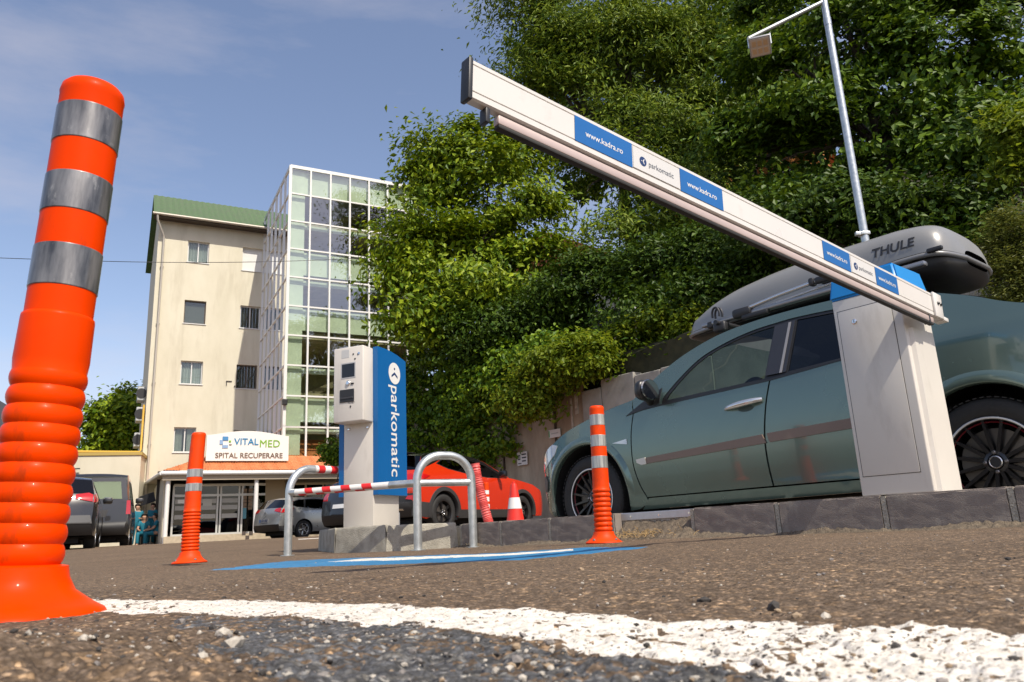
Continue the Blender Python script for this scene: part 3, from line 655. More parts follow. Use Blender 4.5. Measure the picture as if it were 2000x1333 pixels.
# ------------------------------------------------------------------ galvanised hoop rail with striped bar
M_galv = mat('galvanised_steel', (.46, .49, .49), .36, .75, col2=(.62, .64, .63), scale=18, detail=6)
def rail():
    a, b = Vector((-.742, 5.60, 0)), Vector((-.358, 5.80, 0))
    c, d = Vector((-1.80, 6.02, 0)), Vector((-1.25, 6.78, 0))
    t = thing('hoop_rail', 'galvanised hoop rail with a red and white striped bar in front of the ticket machine', 'guard rail', a)
    def hoop(p, q, ht, r, rad):
        p = p.copy(); q = q.copy(); p.z = float(gz(p.x, p.y))-.02; q.z = float(gz(q.x, q.y))-.02
        e = (q-p); e.z = 0; L = e.length; e.normalize(); zt = ht
        pts = [p]+[Vector((p.x, p.y, z)) for z in (.1, .2, .35)]
        for k in range(13):
            an = pi/2*k/12; pts.append(Vector((p.x, p.y, 0))+e*(r-r*cos(an))+Vector((0, 0, zt-r+r*sin(an))))
        for k in range(13):
            an = pi/2*(1-k/12); pts.append(Vector((q.x, q.y, 0))-e*(r-r*cos(an))+Vector((0, 0, zt-r+r*sin(an))))
        pts += [Vector((q.x, q.y, z)) for z in (.35, .2, .1)]+[q]
        m = MB(); m.tube(pts, rad, 20); o = obj('hoop', m, M_galv, t, smooth=60)
        for s in (p, q):
            m = MB(); m.lathe([(0, 0), (.055, 0), (.055, .006), (0, .006)], 20, M=Matrix.Translation((s.x, s.y, float(gz(s.x, s.y))+.001)), cap=False); obj('foot_plate', m, M_galv, o, smooth=30)
        return o
    hoop(a, b, .670, .185, .0305); h2 = hoop(c, d, .665, .20, .0305)
    def strip_bar(p, q, r, name, stripes, par):
        m = MB(); m.tube([p, q], r, 18); o = obj(name, m, mat('bar_white', (.70, .68, .64), .45, var=.08, scale=20), par, smooth=60)
        e = (q-p).normalized(); L = (q-p).length; M = basis(p, *(lambda x: (x, e.cross(x), e))((UP-e*UP.dot(e)).normalized()))
        for l0, wd in stripes:
            m = MB(); n = 24; vs = []
            for k in range(n+1):
                an = 2*pi*k/n+2.2; sh = .075*(k/n)
                for s_ in (0, wd): vs.append(((r+.0012)*cos(an), (r+.0012)*sin(an), l0+s_+sh))
            m.add(vs, [(2*k, 2*k+2, 2*k+3, 2*k+1) for k in range(n)], 0, M); obj('stripe', m, mat('stripe_red', (.62, .02, .02), .4, var=.08, scale=20), o, smooth=60)
        return o
    z = .470
    p, q = Vector((c.x, c.y, z)), Vector((a.x, a.y, z))
    L = (q-p).length
    strip_bar(p+(q-p)*.04, p+(q-p)*.80, .0265, 'striped_bar', [(.055, .07), (.215, .075), (.385, .08), (.57, .085)], t)
    m = MB(); m.tube([p, p+(q-p)*.06], .0285, 16); m.tube([p+(q-p)*.80, q+(q-p).normalized()*.0], .0285, 16); obj('bar_sleeve', m, M_galv, t, smooth=60)
    m = MB(); m.tube([Vector((a.x, a.y, z)), Vector((b.x, b.y, z))], .0265, 16); obj('cross_bar', m, M_galv, t, smooth=60)
    p2, q2 = Vector((c.x, c.y, .667))+(d-c)*.30, Vector((c.x, c.y, .667))+(d-c)*.80
    e = (d-c).normalized()
    sb = MB(); sb.tube([Vector((c.x, c.y, .665))+e*.24, Vector((c.x, c.y, .665))+e*.72], .0312, 18); so_ = obj('striped_sleeve', sb, MATS['bar_white'], h2, smooth=60)
    for l0 in (.27, .40, .53, .66):
        m = MB(); m.tube([Vector((c.x, c.y, .665))+e*l0, Vector((c.x, c.y, .665))+e*(l0+.065)], .0322, 18); obj('stripe', m, MATS['stripe_red'], h2, smooth=60)
rail()

# ------------------------------------------------------------------ hose, cone
def hose():
    b0 = at(958, 1028, 6.42); pts = []
    for u, v in ((962, 1040), (955, 1022), (946, 990), (938, 960), (932, 932), (928, 906)):
        p = at(u, v, 6.42); pts.append(p)
    fine = []
    for i in range(len(pts)-1):
        for k in range(9): fine.append(pts[i].lerp(pts[i+1], k/22))
    fine.append(pts[-1])
    for _ in range(8): fine = [fine[0]]+[(fine[i-1]+fine[i]*2+fine[i+1])/4 for i in range(1, len(fine)-1)]+[fine[-1]]
    m = MB(); rs = []; pp = []
    for i in range(len(fine)-1):
        pp += [fine[i], fine[i].lerp(fine[i+1], .5)]; rs += [.041, .0345]
    pp.append(fine[-1]); rs.append(.040)
    m.tube(pp, rs, 20)
    o = obj('corrugated_hose', m, mat('hose_red', (.68, .11, .10), .45, var=.06), smooth=50)
    tag(o, 'red corrugated conduit sticking up out of the island behind the hoop rail', 'hose')
hose()
def cone():
    p = at(1007, 1024, 9.5); g = float(gz(p.x, p.y)); top = at(1007, 945, 9.5).z; h = top-g
    t = thing('traffic_cone', 'red and white traffic cone in front of the red car', 'traffic cone', Vector((p.x, p.y, g)))
    r = lambda f: .135-.10*f
    m = MB(); m.box((0, 0, .015), (.36, .36, .03), bev=.01); obj('base', m, mat('cone_red', (.72, .03, .015), .4, var=.08, scale=9), t, world=False)
    m = MB(); m.lathe([(r(0)+.01, .03), (r(.04), .05)]+[(r(f), f*h) for f in np.linspace(.06, .97, 12)]+[(r(.97)-.006, h), (0, h)], 32, cap=False); co = obj('cone_body', m, MATS['cone_red'], t, world=False, smooth=40)
    m = MB(); m.lathe([(r(.5)+.001, .50*h), (r(.5)+.003, .502*h), (r(.72)+.003, .718*h), (r(.72)+.001, .72*h)], 32, cap=False); obj('reflective_band', m, M_white, t, world=False, smooth=40)
    m = MB(); m.lathe([(.02, h), (.02, h+.02), (.012, h+.025), (0, h+.025)], 16, cap=False); obj('tip', m, MATS['cone_red'], t, world=False)
cone()

# ------------------------------------------------------------------ vehicles
def cr(pts, n=6):
    P = [np.array(p, float) for p in pts]; P = [2*P[0]-P[1]]+P+[2*P[-1]-P[-2]]; out = []
    for i in range(1, len(P)-2):
        a, b, c, d = P[i-1:i+3]
        for k in range(n):
            t = k/n; out.append(tuple(.5*((2*b)+(c-a)*t+(2*a-5*b+4*c-d)*t*t+(3*b-a-3*c+d)*t**3)))
    out.append(tuple(P[-2])); return out
def densify(poly, step, closed=True):
    out = []; n = len(poly)
    for i in range(n if closed else n-1):
        a = np.array(poly[i]); b = np.array(poly[(i+1) % n]); k = max(1, int(np.ceil(np.linalg.norm(b-a)/step)))
        out += [tuple(a+(b-a)*j/k) for j in range(k)]
    if not closed: out.append(tuple(poly[-1]))
    return out
def shrink(poly, d):
    xs = [p[0] for p in poly]; zs = [p[1] for p in poly]; cx, cz = (max(xs)+min(xs))/2, (max(zs)+min(zs))/2
    fx = 1-2*d/(max(xs)-min(xs)); fz = 1-2*d/(max(zs)-min(zs)); return [(cx+(x-cx)*fx, cz+(z-cz)*fz) for x, z in poly]
def arc(cx, cz, r, a0, a1, n=18, sz=1): return [(cx+r*cos(radians(a0+(a1-a0)*k/n)), cz+sz*r*sin(radians(a0+(a1-a0)*k/n))) for k in range(n+1)]
def tri2d(outer, holes, step):
    loops = [densify(outer, step)]+[densify(h, step) for h in holes]
    pts = []; edges = []
    for lp in loops:
        k = len(pts); pts += lp; edges += [(k+i, k+(i+1) % len(lp)) for i in range(len(lp))]
    B = np.array(pts); xs = np.arange(B[:, 0].min(), B[:, 0].max(), step); zs = np.arange(B[:, 1].min(), B[:, 1].max(), step)
    gx, gzz = np.meshgrid(xs+step*.37, zs+step*.41); gx, gzz = gx.ravel(), gzz.ravel()
    ok = inside(loops[0], gx, gzz)
    for h in loops[1:]: ok &= ~inside(h, gx, gzz)
    g = np.stack([gx[ok], gzz[ok]], 1)
    if len(g):
        dmin = np.min(((g[:, None, :]-B[None])**2).sum(-1), 1); g = g[dmin > (.45*step)**2]
    allp = [Vector(p) for p in pts]+[Vector(p) for p in g]
    v, e, f, *_ = delaunay_2d_cdt(allp, edges, [], 0, 1e-6)
    V = np.array([p[:] for p in v]); T = np.array([list(t) for t in f]); c = V[T].mean(1)
    ok = inside(loops[0], c[:, 0], c[:, 1])
    for h in loops[1:]: ok &= ~inside(h, c[:, 0], c[:, 1])
    return V, T[ok], loops
class Car:
    def __init__(s, W, belt, tumble, nose, tail, low=.3, bulge=.02, sh=0.0):
        s.W, s.belt, s.tumble, s.nose, s.tail, s.low, s.bulge, s.sh = W, belt, tumble, nose, tail, low, bulge, sh
    def half(s, x, z):
        b = s.belt(x) if callable(s.belt) else s.belt
        i = s.bulge*((z-.62)/.35)**2 if z < b else s.bulge*((b-.62)/.35)**2+(z-b)*s.tumble
        if z < s.low: i += .25*(s.low-z)**1.0*.5
        x0, k = s.nose; 
        if x < x0: i += k*(x0-x)**2
        x0, k = s.tail
        if x > x0: i += k*(x-x0)**2
        return s.W/2-i
    def side(s, outer, holes=(), step=.06, sides=(-1, 1), lift=0.0, flange=.018, mb=None):
        mb = mb or MB(); V, T, loops = tri2d(outer, list(holes), step)
        for sg in sides:
            vs = [(x, sg*(s.half(x, z)+lift), z) for x, z in V]
            fs = []
            for t in T:
                a, b, c = (Vector(vs[i]) for i in t); nrm = (b-a).cross(c-a)
                fs.append(tuple(t) if nrm.y*sg > 0 else tuple(reversed(t)))
            mb.add(vs, fs)
            if flange:
                for lp in loops:
                    n = len(lp); q = [(x, sg*(s.half(x, z)+lift), z) for x, z in lp]+[(x, sg*(s.half(x, z)+lift-flange), z) for x, z in lp]
                    mb.add(q, [(i, (i+1) % n, (i+1) % n+n, i+n) for i in range(n)])
        return mb
    def strip(s, E, cols=12, mb=None, lift=0.0, y=(-1, 1)):
        """E: list of (x, z, dx at centre, dz at centre); surface across the car between both sides"""
        mb = mb or MB(); rows = []
        for x, z, dx, dz in E:
            h = s.half(x, z); r = []
            for k in range(cols+1):
                t = y[0]+(y[1]-y[0])*k/cols; b = 1-abs(t)**2.4; r.append((x+dx*b, h*t, z+dz*b+lift))
            rows.append(r)
        mb.grid(rows); return mb
    def rear(s, E, poly, lift=.004, step=.05, flange=.02):
        """panel drawn on the rear face: polygon in (y, z)"""
        zs = np.array([e[1] for e in E])[::-1]; xs = np.array([e[0] for e in E])[::-1]; dx = np.array([e[2] for e in E])[::-1]
        def P(y, z, l):
            x = np.interp(z, zs, xs); d = np.interp(z, zs, dx); h = s.half(x, z); t = min(1, abs(y)/h); return (x+d*(1-t**2.4)+l, y, z)
        V, T, loops = tri2d(poly, [], step); mb = MB(); vs = [P(y, z, lift) for y, z in V]; fs = []
        for t in T:
            a, b, c = (Vector(vs[i]) for i in t); fs.append(tuple(t) if (b-a).cross(c-a).x > 0 else tuple(reversed(t)))
        mb.add(vs, fs); lp = loops[0]; n = len(lp)
        mb.add([P(y, z, lift) for y, z in lp]+[P(y, z, lift-flange) for y, z in lp], [(i, (i+1) % n, (i+1) % n+n, i+n) for i in range(n)])
        return mb
def paint(name, col, metal=.0, rough=.28):
    m = mat(name, col, rough, metal, var=.03, scale=2, coat=1.0); return m
M_tyre = mat('tyre_rubber', (.020, .0195, .019), .72, var=.25, scale=40, bump=.25, bscale=60)
M_rim = mat('rim_black', (.018, .017, .018), .28, .3, coat=.4)
M_silver = mat('silver_metal', (.62, .62, .62), .25, .9)
M_tail = mat('tail_lamp_red', (.42, .006, .008), .12, coat=1)
M_lampclear = mat('lamp_clear', (.62, .66, .68), .08, .15, coat=1)
M_plate = mat('plate_white', (.72, .72, .70), .4)
M_cargl = glass('car_glass', (.58, .70, .62), 1.0)
M_cargld = glass('car_glass_dark', (.025, .03, .035), 1.0)
M_cabin = mat('cabin_fabric', (.035, .036, .04), .85, var=.2, scale=30)
def wheel(root, x, y, z, r, rim_r, wd, sg, spokes=15, rim=M_rim, lip=None, red=None, twin=False, cap=M_silver, hub_r=.2):
    """wheel with outer face at y (side sg)"""
    M = basis((x, y, z), (1, 0, 0), (0, 0, -sg), (0, sg, 0))
    b = MB()
    b.lathe([(rim_r-.01, -wd), (rim_r+.004, -wd), (r-.03, -wd-.004), (r-.008, -wd+.012), (r, -wd+.035), (r, -.035), (r-.008, -.010), (r-.022, .001), (r-.05, .006), (rim_r+.012, .002), (rim_r+.002, -.006), (rim_r-.012, -.02)], 64, cap=False)
    n = 60
    for k in range(n):
        a = 2*pi*k/n; 
        for z0, sh in ((-.02, 0), (-wd+.02, .5)):
            aa = a+sh*pi/n; b.box((r+.001, 0, 0), (.006, .020, .030), Matrix.Rotation(aa, 4, 'Z') @ Matrix.Translation((0, 0, z0)))
    t = obj('wheel', MB().add(*[[(v) for v in xf(b.v, M)], b.f]), M_tyre, root, world=False, smooth=40)
    m = MB(); m.lathe([(rim_r-.004, -.012), (rim_r+.004, -.002), (rim_r-.004, .001), (rim_r-.014, -.004), (rim_r-.02, -.03), (rim_r-.026, -.13), (rim_r-.022, -wd)], 64, cap=False)
    m.v = [tuple(v) for v in xf(m.v, M)]; obj('rim_barrel', m, rim, t, world=False, smooth=40)
    if lip:
        m = MB(); m.lathe([(rim_r-.011, -.0005), (rim_r-.009, .0022), (rim_r-.003, .0022), (rim_r-.001, -.0005)], 72, M=M, cap=False); obj('rim_lip', m, lip, t, world=False, smooth=60)
    if red:
        m = MB(); m.lathe([(rim_r-.030, -.018), (rim_r-.026, -.012), (rim_r-.022, -.018)], 64, M=M, cap=False); obj('red_pinstripe', m, red, t, world=False, smooth=60)
    m = MB(); hr = rim_r*hub_r
    for k in range(spokes):
        a = 2*pi*k/spokes
        for da in ((-.055, .055) if twin else (0,)):
            w0, w1 = (.026, .018) if not twin else (.022, .016)
            vs = []
            for q, wq, dz in ((hr, w0, -.028), ((hr+rim_r)/2, (w0+w1)/2, -.018), (rim_r-.008, w1, -.012)):
                for yy, zz in ((-wq/2, -.025), (-wq*.36, 0), (wq*.36, 0), (wq/2, -.025)): vs.append((q, yy+da*(q-hr)*1.3, zz+dz))
            fs = [(i*4+j, i*4+(j+1) % 4, i*4+4+(j+1) % 4, i*4+4+j) for i in range(2) for j in range(4)]+[(3, 2, 1, 0), (8, 9, 10, 11)]
            m.add(vs, fs, 0, M @ Matrix.Rotation(a+da*.6, 4, 'Z'))
    m.lathe([(hr+.012, -.055), (hr+.010, -.028), (hr*.85, -.022), (.034, -.030), (.030, -.034), (0, -.034)], 40, M=M, cap=False)
    obj('spokes', m, rim, t, world=False, smooth=30)
    m = MB()
    for k in range(5 if spokes != 15 else 4):
        a = 2*pi*k/(5 if spokes != 15 else 4); m.lathe([(.010, -.03), (.010, -.018), (.006, -.014), (0, -.014)], 8, M=M @ Matrix.Rotation(a, 4, 'Z') @ Matrix.Translation((hr*.80+.012, 0, 0)), cap=False)
    obj('wheel_nut', m, mat('nut_steel', (.28, .27, .27), .35, .9), t, world=False)
    m = MB(); m.lathe([(.030, -.034), (.031, -.020), (.027, -.017), (.024, -.020), (0, -.020)], 32, M=M, cap=False); co = obj('centre_cap', m, cap, t, world=False, smooth=40)
    m = MB(); m.lathe([(.0235, -.0195), (.0235, -.0185), (0, -.0185)], 24, M=M, cap=False); obj('cap_badge', m, M_black, t, world=False)
    m = MB(); m.lathe([(rim_r*.75, -.075), (rim_r*.75, -.06), (.05, -.06)], 40, M=M, cap=False); obj('brake_disc', m, mat('brake_steel', (.16, .145, .13), .45, .8), t, world=False, smooth=30)
    m = MB(); m.lathe([(rim_r-.01, -wd*.8), (0, -wd*.8)], 32, M=M, cap=False); obj('wheel_back', m, M_dark, t, world=False)
    return t
def wheel_wells(c, root, axles, r, m=None):
    for x, z in axles:
        for sg in (-1, 1):
            b = MB()
            y0, y1 = sg*(c.half(x, z)-.015), sg*.42
            pts = arc(x, z, r, -20, 200, 24)
            b.add([(px, y0, pz) for px, pz in pts]+[(px, y1, pz) for px, pz in pts], [(i, i+1, i+1+25, i+25) for i in range(24)])
            b.add([(px, y1, pz) for px, pz in pts], [tuple(range(25))])
            obj1('wheel_well', b, m or M_dark, root, world=False)
def place(root_xy, head, z):
    """matrix for a car whose x axis points backwards"""
    h = Vector((head[0], head[1], 0)).normalized(); right = Vector((h.y, -h.x, 0)); return basis((root_xy[0], root_xy[1], z), -h, right, UP)

def green_car():
    W = 1.78; c = Car(W, .95, .42, (-3.45, 1.8), (.05, .55), low=.28)
    org = K0+N*(.66+W/2); M = place((org.x, org.y), (H.x, H.y), 0.0)
    t = thing('parked_car', 'green saloon car with a grey roof box, close behind the barrier cabinet', 'car', M)
    PA = paint('car_paint_green', (.118, .178, .156), .60, .25)
    fa = (-3.10, .315); ra = (-.335, .312); RF, RR = .402, .385
    hood = cr([(-3.459, .762), (-3.30, .838), (-3.05, .905), (-2.80, .955), (-2.60, .985)], 5)
    roof = cr([(-2.60, .985), (-2.476, 1.080), (-2.35, 1.165), (-2.173, 1.255), (-1.925, 1.332), (-1.645, 1.366), (-1.30, 1.372), (-.95, 1.352), (-.65, 1.292), (-.464, 1.225), (-.303, 1.160), (-.163, 1.090), (-.02, 1.040), (.20, 1.005), (.40, .965)], 5)
    tail = cr([(.40, .965), (.50, .90), (.545, .76), (.56, .60), (.555, .45), (.49, .25)], 4)
    nose = cr([(-3.545, .195), (-3.640, .235), (-3.700, .365), (-3.698, .489), (-3.661, .548), (-3.635, .628), (-3.554, .715), (-3.459, .762)], 4)
    ds = sorted([(-2.585, .895), (-2.618, .73), (-2.622, .528), (-2.585, .381), (-2.534, .281)], key=lambda p: -p[1])
    dfr = cr(ds, 5); drr = cr([(-1.470, .926), (-1.512, .779), (-1.545, .593), (-1.551, .438), (-1.541, .283)], 5); qd = cr([(-.60, .985), (-.66, .86), (-.77, .68), (-.80, .50), (-.78, .283)], 5)
    front_arch = [p for p in arc(*fa, RF, -17, 197, 40)]      # rear side to front side
    rear_arch = [p for p in arc(*ra, RR, -12, 192, 40)]
    belt = [(-2.33, .905), (-1.9, .914), (-1.47, .926), (-1.0, .955), (-.62, .985)]
    fender = nose[:-1]+hood+[(-2.60, .93)]+[(x-.006, z) for x, z in dfr]+[(-2.53, .245), (-2.62, .205)]+front_arch[:]
    a = c.side(shrink(fender, .001), step=.05); obj('front_wing', a, PA, t, world=False, smooth=50)
    fd = [(-2.33, .905)]+[(-1.9, .914), (-1.47, .926)]+drr+list(reversed(dfr))+[]
    d1 = obj('front_door', c.side(shrink(fd, .003), step=.05), PA, t, world=False, smooth=50)
    rd = [(-1.462, .926), (-1.0, .955), (-.60, .985)]+qd+list(reversed([(x+.006, z) for x, z in drr]))
    d2 = obj('rear_door', c.side(shrink(rd, .003), step=.05), PA, t, world=False, smooth=50)
    sill = [(-2.52, .276), (-.79, .277), (-.705, .235), (-.72, .215), (-2.60, .200)]
    obj('sill', c.side(sill, step=.05), PA, t, world=False, smooth=50)
    dtop = cr([(-.62, .985), (-.535, 1.05), (-.585, 1.16), (-.75, 1.240), (-1.0, 1.290), (-1.30, 1.312), (-1.47, 1.310), (-1.634, 1.300), (-1.828, 1.264), (-2.027, 1.196), (-2.18, 1.085), (-2.30, .965), (-2.335, .905)], 5)
    upper = roof[:-1]+tail+[(.45, .235), (.06, .225)]+rear_arch+[(-.74, .283)]+list(reversed([(x+.006, z) for x, z in qd]))+dtop+[(-2.585, .9)]
    obj('quarter_panel', c.side(upper, step=.05), PA, t, world=False, smooth=50)
    # glass and frames
    g1 = [(-2.285, .930)]+cr([(-2.265, .965), (-2.155, 1.078), (-2.015, 1.178), (-1.822, 1.246), (-1.634, 1.281), (-1.475, 1.290)], 4)+[(-1.505, .940)]
    g2 = [(-1.345, .954), (-1.315, 1.294), (-1.0, 1.272), (-.76, 1.222), (-.61, 1.145), (-.57, 1.06), (-.64, 1.000), (-1.0, .970)]
    dl = belt+dtop[1:]
    fr = MB(); c.side(dl, [g1, g2], step=.06, lift=-.006, mb=fr, flange=.01); obj('window_frame', fr, mat('trim_black', (.016, .016, .017), .35), t, world=False, smooth=40)
    obj('side_window', c.side(g1, step=.07, lift=-.012, flange=0), M_cargl, t, world=False, smooth=60, label='clear front side windows')
    obj('side_window', c.side(g2, step=.07, lift=-.012, flange=0), M_cargld, t, world=False, smooth=60, label='dark tinted rear side windows')
    bp = MB(); c.side([(-1.497, .955), (-1.467, 1.288), (-1.325, 1.293), (-1.355, .955)], step=.05, lift=.001, mb=bp, flange=.006); obj('pillar_trim', bp, mat('pillar_black', (.022, .021, .022), .22, coat=.6), t, world=False, smooth=40)
    bp = MB(); c.side([(-1.398, .955), (-1.368, 1.288), (-1.352, 1.288), (-1.382, .955)], step=.05, lift=.0045, mb=bp, flange=.006); obj('window_seal', bp, mat('seal_grey', (.28, .27, .27), .35, .3), t, world=False)
    bs = MB(); c.side([(-2.58, .889), (-2.33, .899), (-1.47, .919), (-.62, .978), (-.62, .988), (-1.47, .930), (-2.33, .910), (-2.58, .899)], step=.05, lift=.004, mb=bs, flange=.006); obj('belt_trim', bs, MATS['trim_black'], t, world=False)
    # tops
    E_h = [(x, z, -.05, .045) for x, z in hood]; obj('bonnet', c.strip(E_h), PA, t, world=False, smooth=50)
    E_n = [(x, z, -.17, .0) for x, z in nose]; obj('front_bumper', c.strip(E_n), PA, t, world=False, smooth=50)
    iw = min(range(len(roof)), key=lambda i: abs(roof[i][0]+1.925)); ir = min(range(len(roof)), key=lambda i: abs(roof[i][0]+.95)); it = min(range(len(roof)), key=lambda i: abs(roof[i][0]+.02))
    obj('windscreen', c.strip([(x, z, -.13, .02) for x, z in roof[:iw+1]], lift=-.004), M_cargl, t, world=False, smooth=60)
    obj('roof', c.strip([(x, z, 0, .062) for x, z in roof[iw:ir+1]]), PA, t, world=False, smooth=60)
    obj('rear_window', c.strip([(x, z, .06, .04) for x, z in roof[ir:it+1]], lift=-.004), M_cargld, t, world=False, smooth=60)
    obj('boot_lid', c.strip([(x, z, .06, .03) for x, z in roof[it:]]), PA, t, world=False, smooth=60)
    obj('rear_bumper', c.strip([(x, z, .10, 0) for x, z in tail]), PA, t, world=False, smooth=60)
    u = MB(); u.add([(-3.66, -.6, .23), (-3.66, .6, .23), (-3.4, .82, .205), (.3, .82, .23), (.5, .6, .26), (.5, -.6, .26), (.3, -.82, .23), (-3.4, -.82, .205)], [tuple(range(8))]); obj('underbody', u, M_dark, t, world=False)
    wheel_wells(c, t, (fa, ra), .405)
    # flared lips
    for nm, (cx, cz), r, a0, a1 in (('arch_lip', fa, RF, -12, 188), ('arch_lip', ra, RR, -8, 188)):
        for sg in (-1, 1):
            rows = []
            for k in range(41):
                an = radians(a0+(a1-a0)*k/40); row = []
                for dr, l in ((.062, -.001), (.050, .006), (.030, .0145), (.010, .017), (.000, .012), (-.006, .0), (-.006, -.03)):
                    x, z = cx+(r+dr)*cos(an), cz+(r+dr)*sin(an); fade = min(1, k/5, (40-k)/5); row.append((x, sg*(c.half(x, z)+l*fade-(1-fade)*.003), z))
                rows.append(row)
            m = MB(); m.grid(rows, flip=sg > 0); obj(nm, m, PA, t, world=False, smooth=60)
    # side mouldings, indicator, handles, mirror, lamps
    mo = MB(); c.side([(-2.495, .553), (-1.556, .598), (-1.535, .543), (-2.49, .512)], step=.05, lift=.010, mb=mo, flange=.014); obj('side_moulding', mo, mat('moulding_brown', (.20, .145, .115), .5), t, world=False, smooth=30)
    mo = MB(); c.side([(-1.522, .600), (-.80, .622), (-.80, .565), (-1.512, .545)], step=.05, lift=.010, mb=mo, flange=.014); obj('side_moulding', mo, MATS['moulding_brown'], t, world=False, smooth=30)
    mo = MB(); c.side(cr([(-2.585, .549), (-2.500, .556)], 2)+[(-2.497, .509), (-2.54, .508), (-2.58, .525)], step=.04, lift=.011, mb=mo, flange=.014); obj('moulding_tip', mo, mat('moulding_tip', (.62, .60, .54), .35), t, world=False, smooth=30)  # cream colour paints in the sun reflecting off the tip
    mo = MB(); c.side([(-2.805, .690), (-2.665, .706), (-2.662, .668)], step=.04, lift=.006, mb=mo, flange=.01); obj('side_indicator', mo, M_lampclear, t, world=False)
    for x0, x1, z0, z1, dd in ((-1.80, -1.53, .790, .812, d1), (-.93, -.68, .838, .858, d2)):
        for sg in (-1, 1):
            hb = MB(); pts = []; rs = []
            for k in range(11):
                f = k/10; x = x0+(x1-x0)*f; z = z0+(z1-z0)*f; out = .012+.030*sin(pi*min(1, f*1.02))**.5 if 0 < f < 1 else .006
                pts.append((x, sg*(c.half(x, z)+out), z)); rs.append(.010+.008*sin(pi*f)+.004*f)
            hb.tube(pts, rs, 14); ho = obj('door_handle', hb, mat('handle_chrome', (.74, .74, .73), .16, .85), dd, world=False, smooth=60)
            xc, zc = x0+.55*(x1-x0), z0-.012
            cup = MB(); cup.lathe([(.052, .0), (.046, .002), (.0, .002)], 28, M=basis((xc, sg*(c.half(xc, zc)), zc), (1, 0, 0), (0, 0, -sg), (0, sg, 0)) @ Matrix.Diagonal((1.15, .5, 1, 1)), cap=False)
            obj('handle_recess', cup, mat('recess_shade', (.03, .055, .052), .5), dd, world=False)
    for sg in (-1, 1):
        mm = MB(); c.side([(-2.66, .872), (-2.34, .915), (-2.335, 1.03), (-2.42, .985)], step=.04, sides=(sg,), lift=.006, mb=mm, flange=.012); so_ = obj('mirror_base', mm, MATS['trim_black'], t, world=False)
        y0 = sg*(c.half(-2.42, .95)); mm = MB(); bm = bmesh.new(); bmesh.ops.create_uvsphere(bm, u_segments=24, v_segments=14, radius=1)
        for v in bm.verts:
            q = v.co; q.x = q.x*.075 if q.x < 0 else q.x*.03; q.y = .098*math.copysign(abs(q.y)**.7, q.y); q.z = .074*math.copysign(abs(q.z)**.7, q.z); q.x += .02*q.y*sg
        bm.verts.index_update(); mm.add([v.co+Vector((-2.36, y0+sg*.105, 1.005)) for v in bm.verts], [tuple(v.index for v in f.verts) for f in bm.faces]); bm.free()
        mo_ = obj('door_mirror', mm, MATS['trim_black'], t, world=False, smooth=60)
        mm = MB(); mm.tube([(-2.42, y0-.0*sg, .945), (-2.40, y0+sg*.05, .955), (-2.37, y0+sg*.09, .975)], [.035, .028, .03], 12); obj('mirror_arm', mm, MATS['trim_black'], mo_, world=False, smooth=60)
        mm = MB(); mm.lathe([(1, 0), (.9, .006), (0, .006)], 24, M=basis((-2.328, y0+sg*.108, 1.005), (0, 1, 0), (0, 0, 1), (1, 0, 0)) @ Matrix.Diagonal((.095, .074, 1, 1)), cap=False); obj('mirror_glass', mm, mat('mirror_glass', (.22, .24, .25), .06, 1), mo_, world=False)
    hl = cr([(-3.668, .545), (-3.640, .632), (-3.560, .712), (-3.462, .758)], 4)+[(-3.405, .742), (-3.44, .675), (-3.55, .60)]
    for sg in (-1, 1):
        m = MB(); c.side(hl, step=.03, sides=(sg,), lift=.005, mb=m, flange=.02); obj('headlight', m, M_lampclear, t, world=False, smooth=50)
        m = MB(); c.side([(-3.712, .40), (-3.700, .500), (-3.60, .520), (-3.56, .47), (-3.60, .39)], step=.03, sides=(sg,), lift=.008, mb=m, flange=.02); obj('bumper_moulding', m, mat('moulding_grey', (.085, .08, .075), .55), t, world=False, smooth=40)
        m = MB(); c.side([(.30, .90), (.47, .86), (.535, .70), (.40, .72), (.25, .80)], step=.03, sides=(sg,), lift=.005, mb=m, flange=.02); obj('tail_light', m, M_tail, t, world=False, smooth=40)
    for x, z, r_, wl in ((fa[0], .314, .318, .03), (ra[0], .309, .318, .03)):
        for sg in (-1, 1): wheel(t, x, sg*(W/2-.035), z, r_, .222, .20, sg, 15, M_rim, lip=mat('lip_white', (.72, .71, .69), .3, .3), red=mat('pinstripe_red', (.13, .006, .012), .5))
    # cabin
    m = MB()
    for sg in (-1, 1):
        m.box((-1.50, sg*.37, .60), (.50, .50, .16), bev=.05); m.box((-1.22, sg*.37, .86), (.14, .48, .58), Matrix.Translation((0, 0, 0)), bev=.06)
    m.box((-.62, 0, .82), (.14, 1.25, .55), bev=.06); m.box((-.85, 0, .58), (.5, 1.3, .16), bev=.05)
    obj('seat', m, M_cabin, t, world=False, smooth=40)
    m = MB()
    for sg in (-1, 1):
        m.box((-1.17, sg*.37, 1.22), (.10, .26, .17), bev=.045); m.box((-.56, sg*.4, 1.14), (.09, .24, .13), bev=.04)
        for o_ in (-.06, .06): m.tube([(-1.17, sg*.37+o_, 1.10), (-1.17, sg*.37+o_, 1.16)], .006, 6)
    obj('headrest', m, M_cabin, t, world=False, smooth=40)
    m = MB(); m.box((-2.25, 0, .80), (.45, 1.4, .22), bev=.08); m.box((-1.5, 0, .32), (2.4, 1.4, .05)); obj('dashboard', m, M_cabin, t, world=False, smooth=40)
    m = MB(); R_ = .18; Mw = basis((-1.93, -.37, .88), (0, 1, 0), (.35, 0, .94), (.94, 0, -.35))
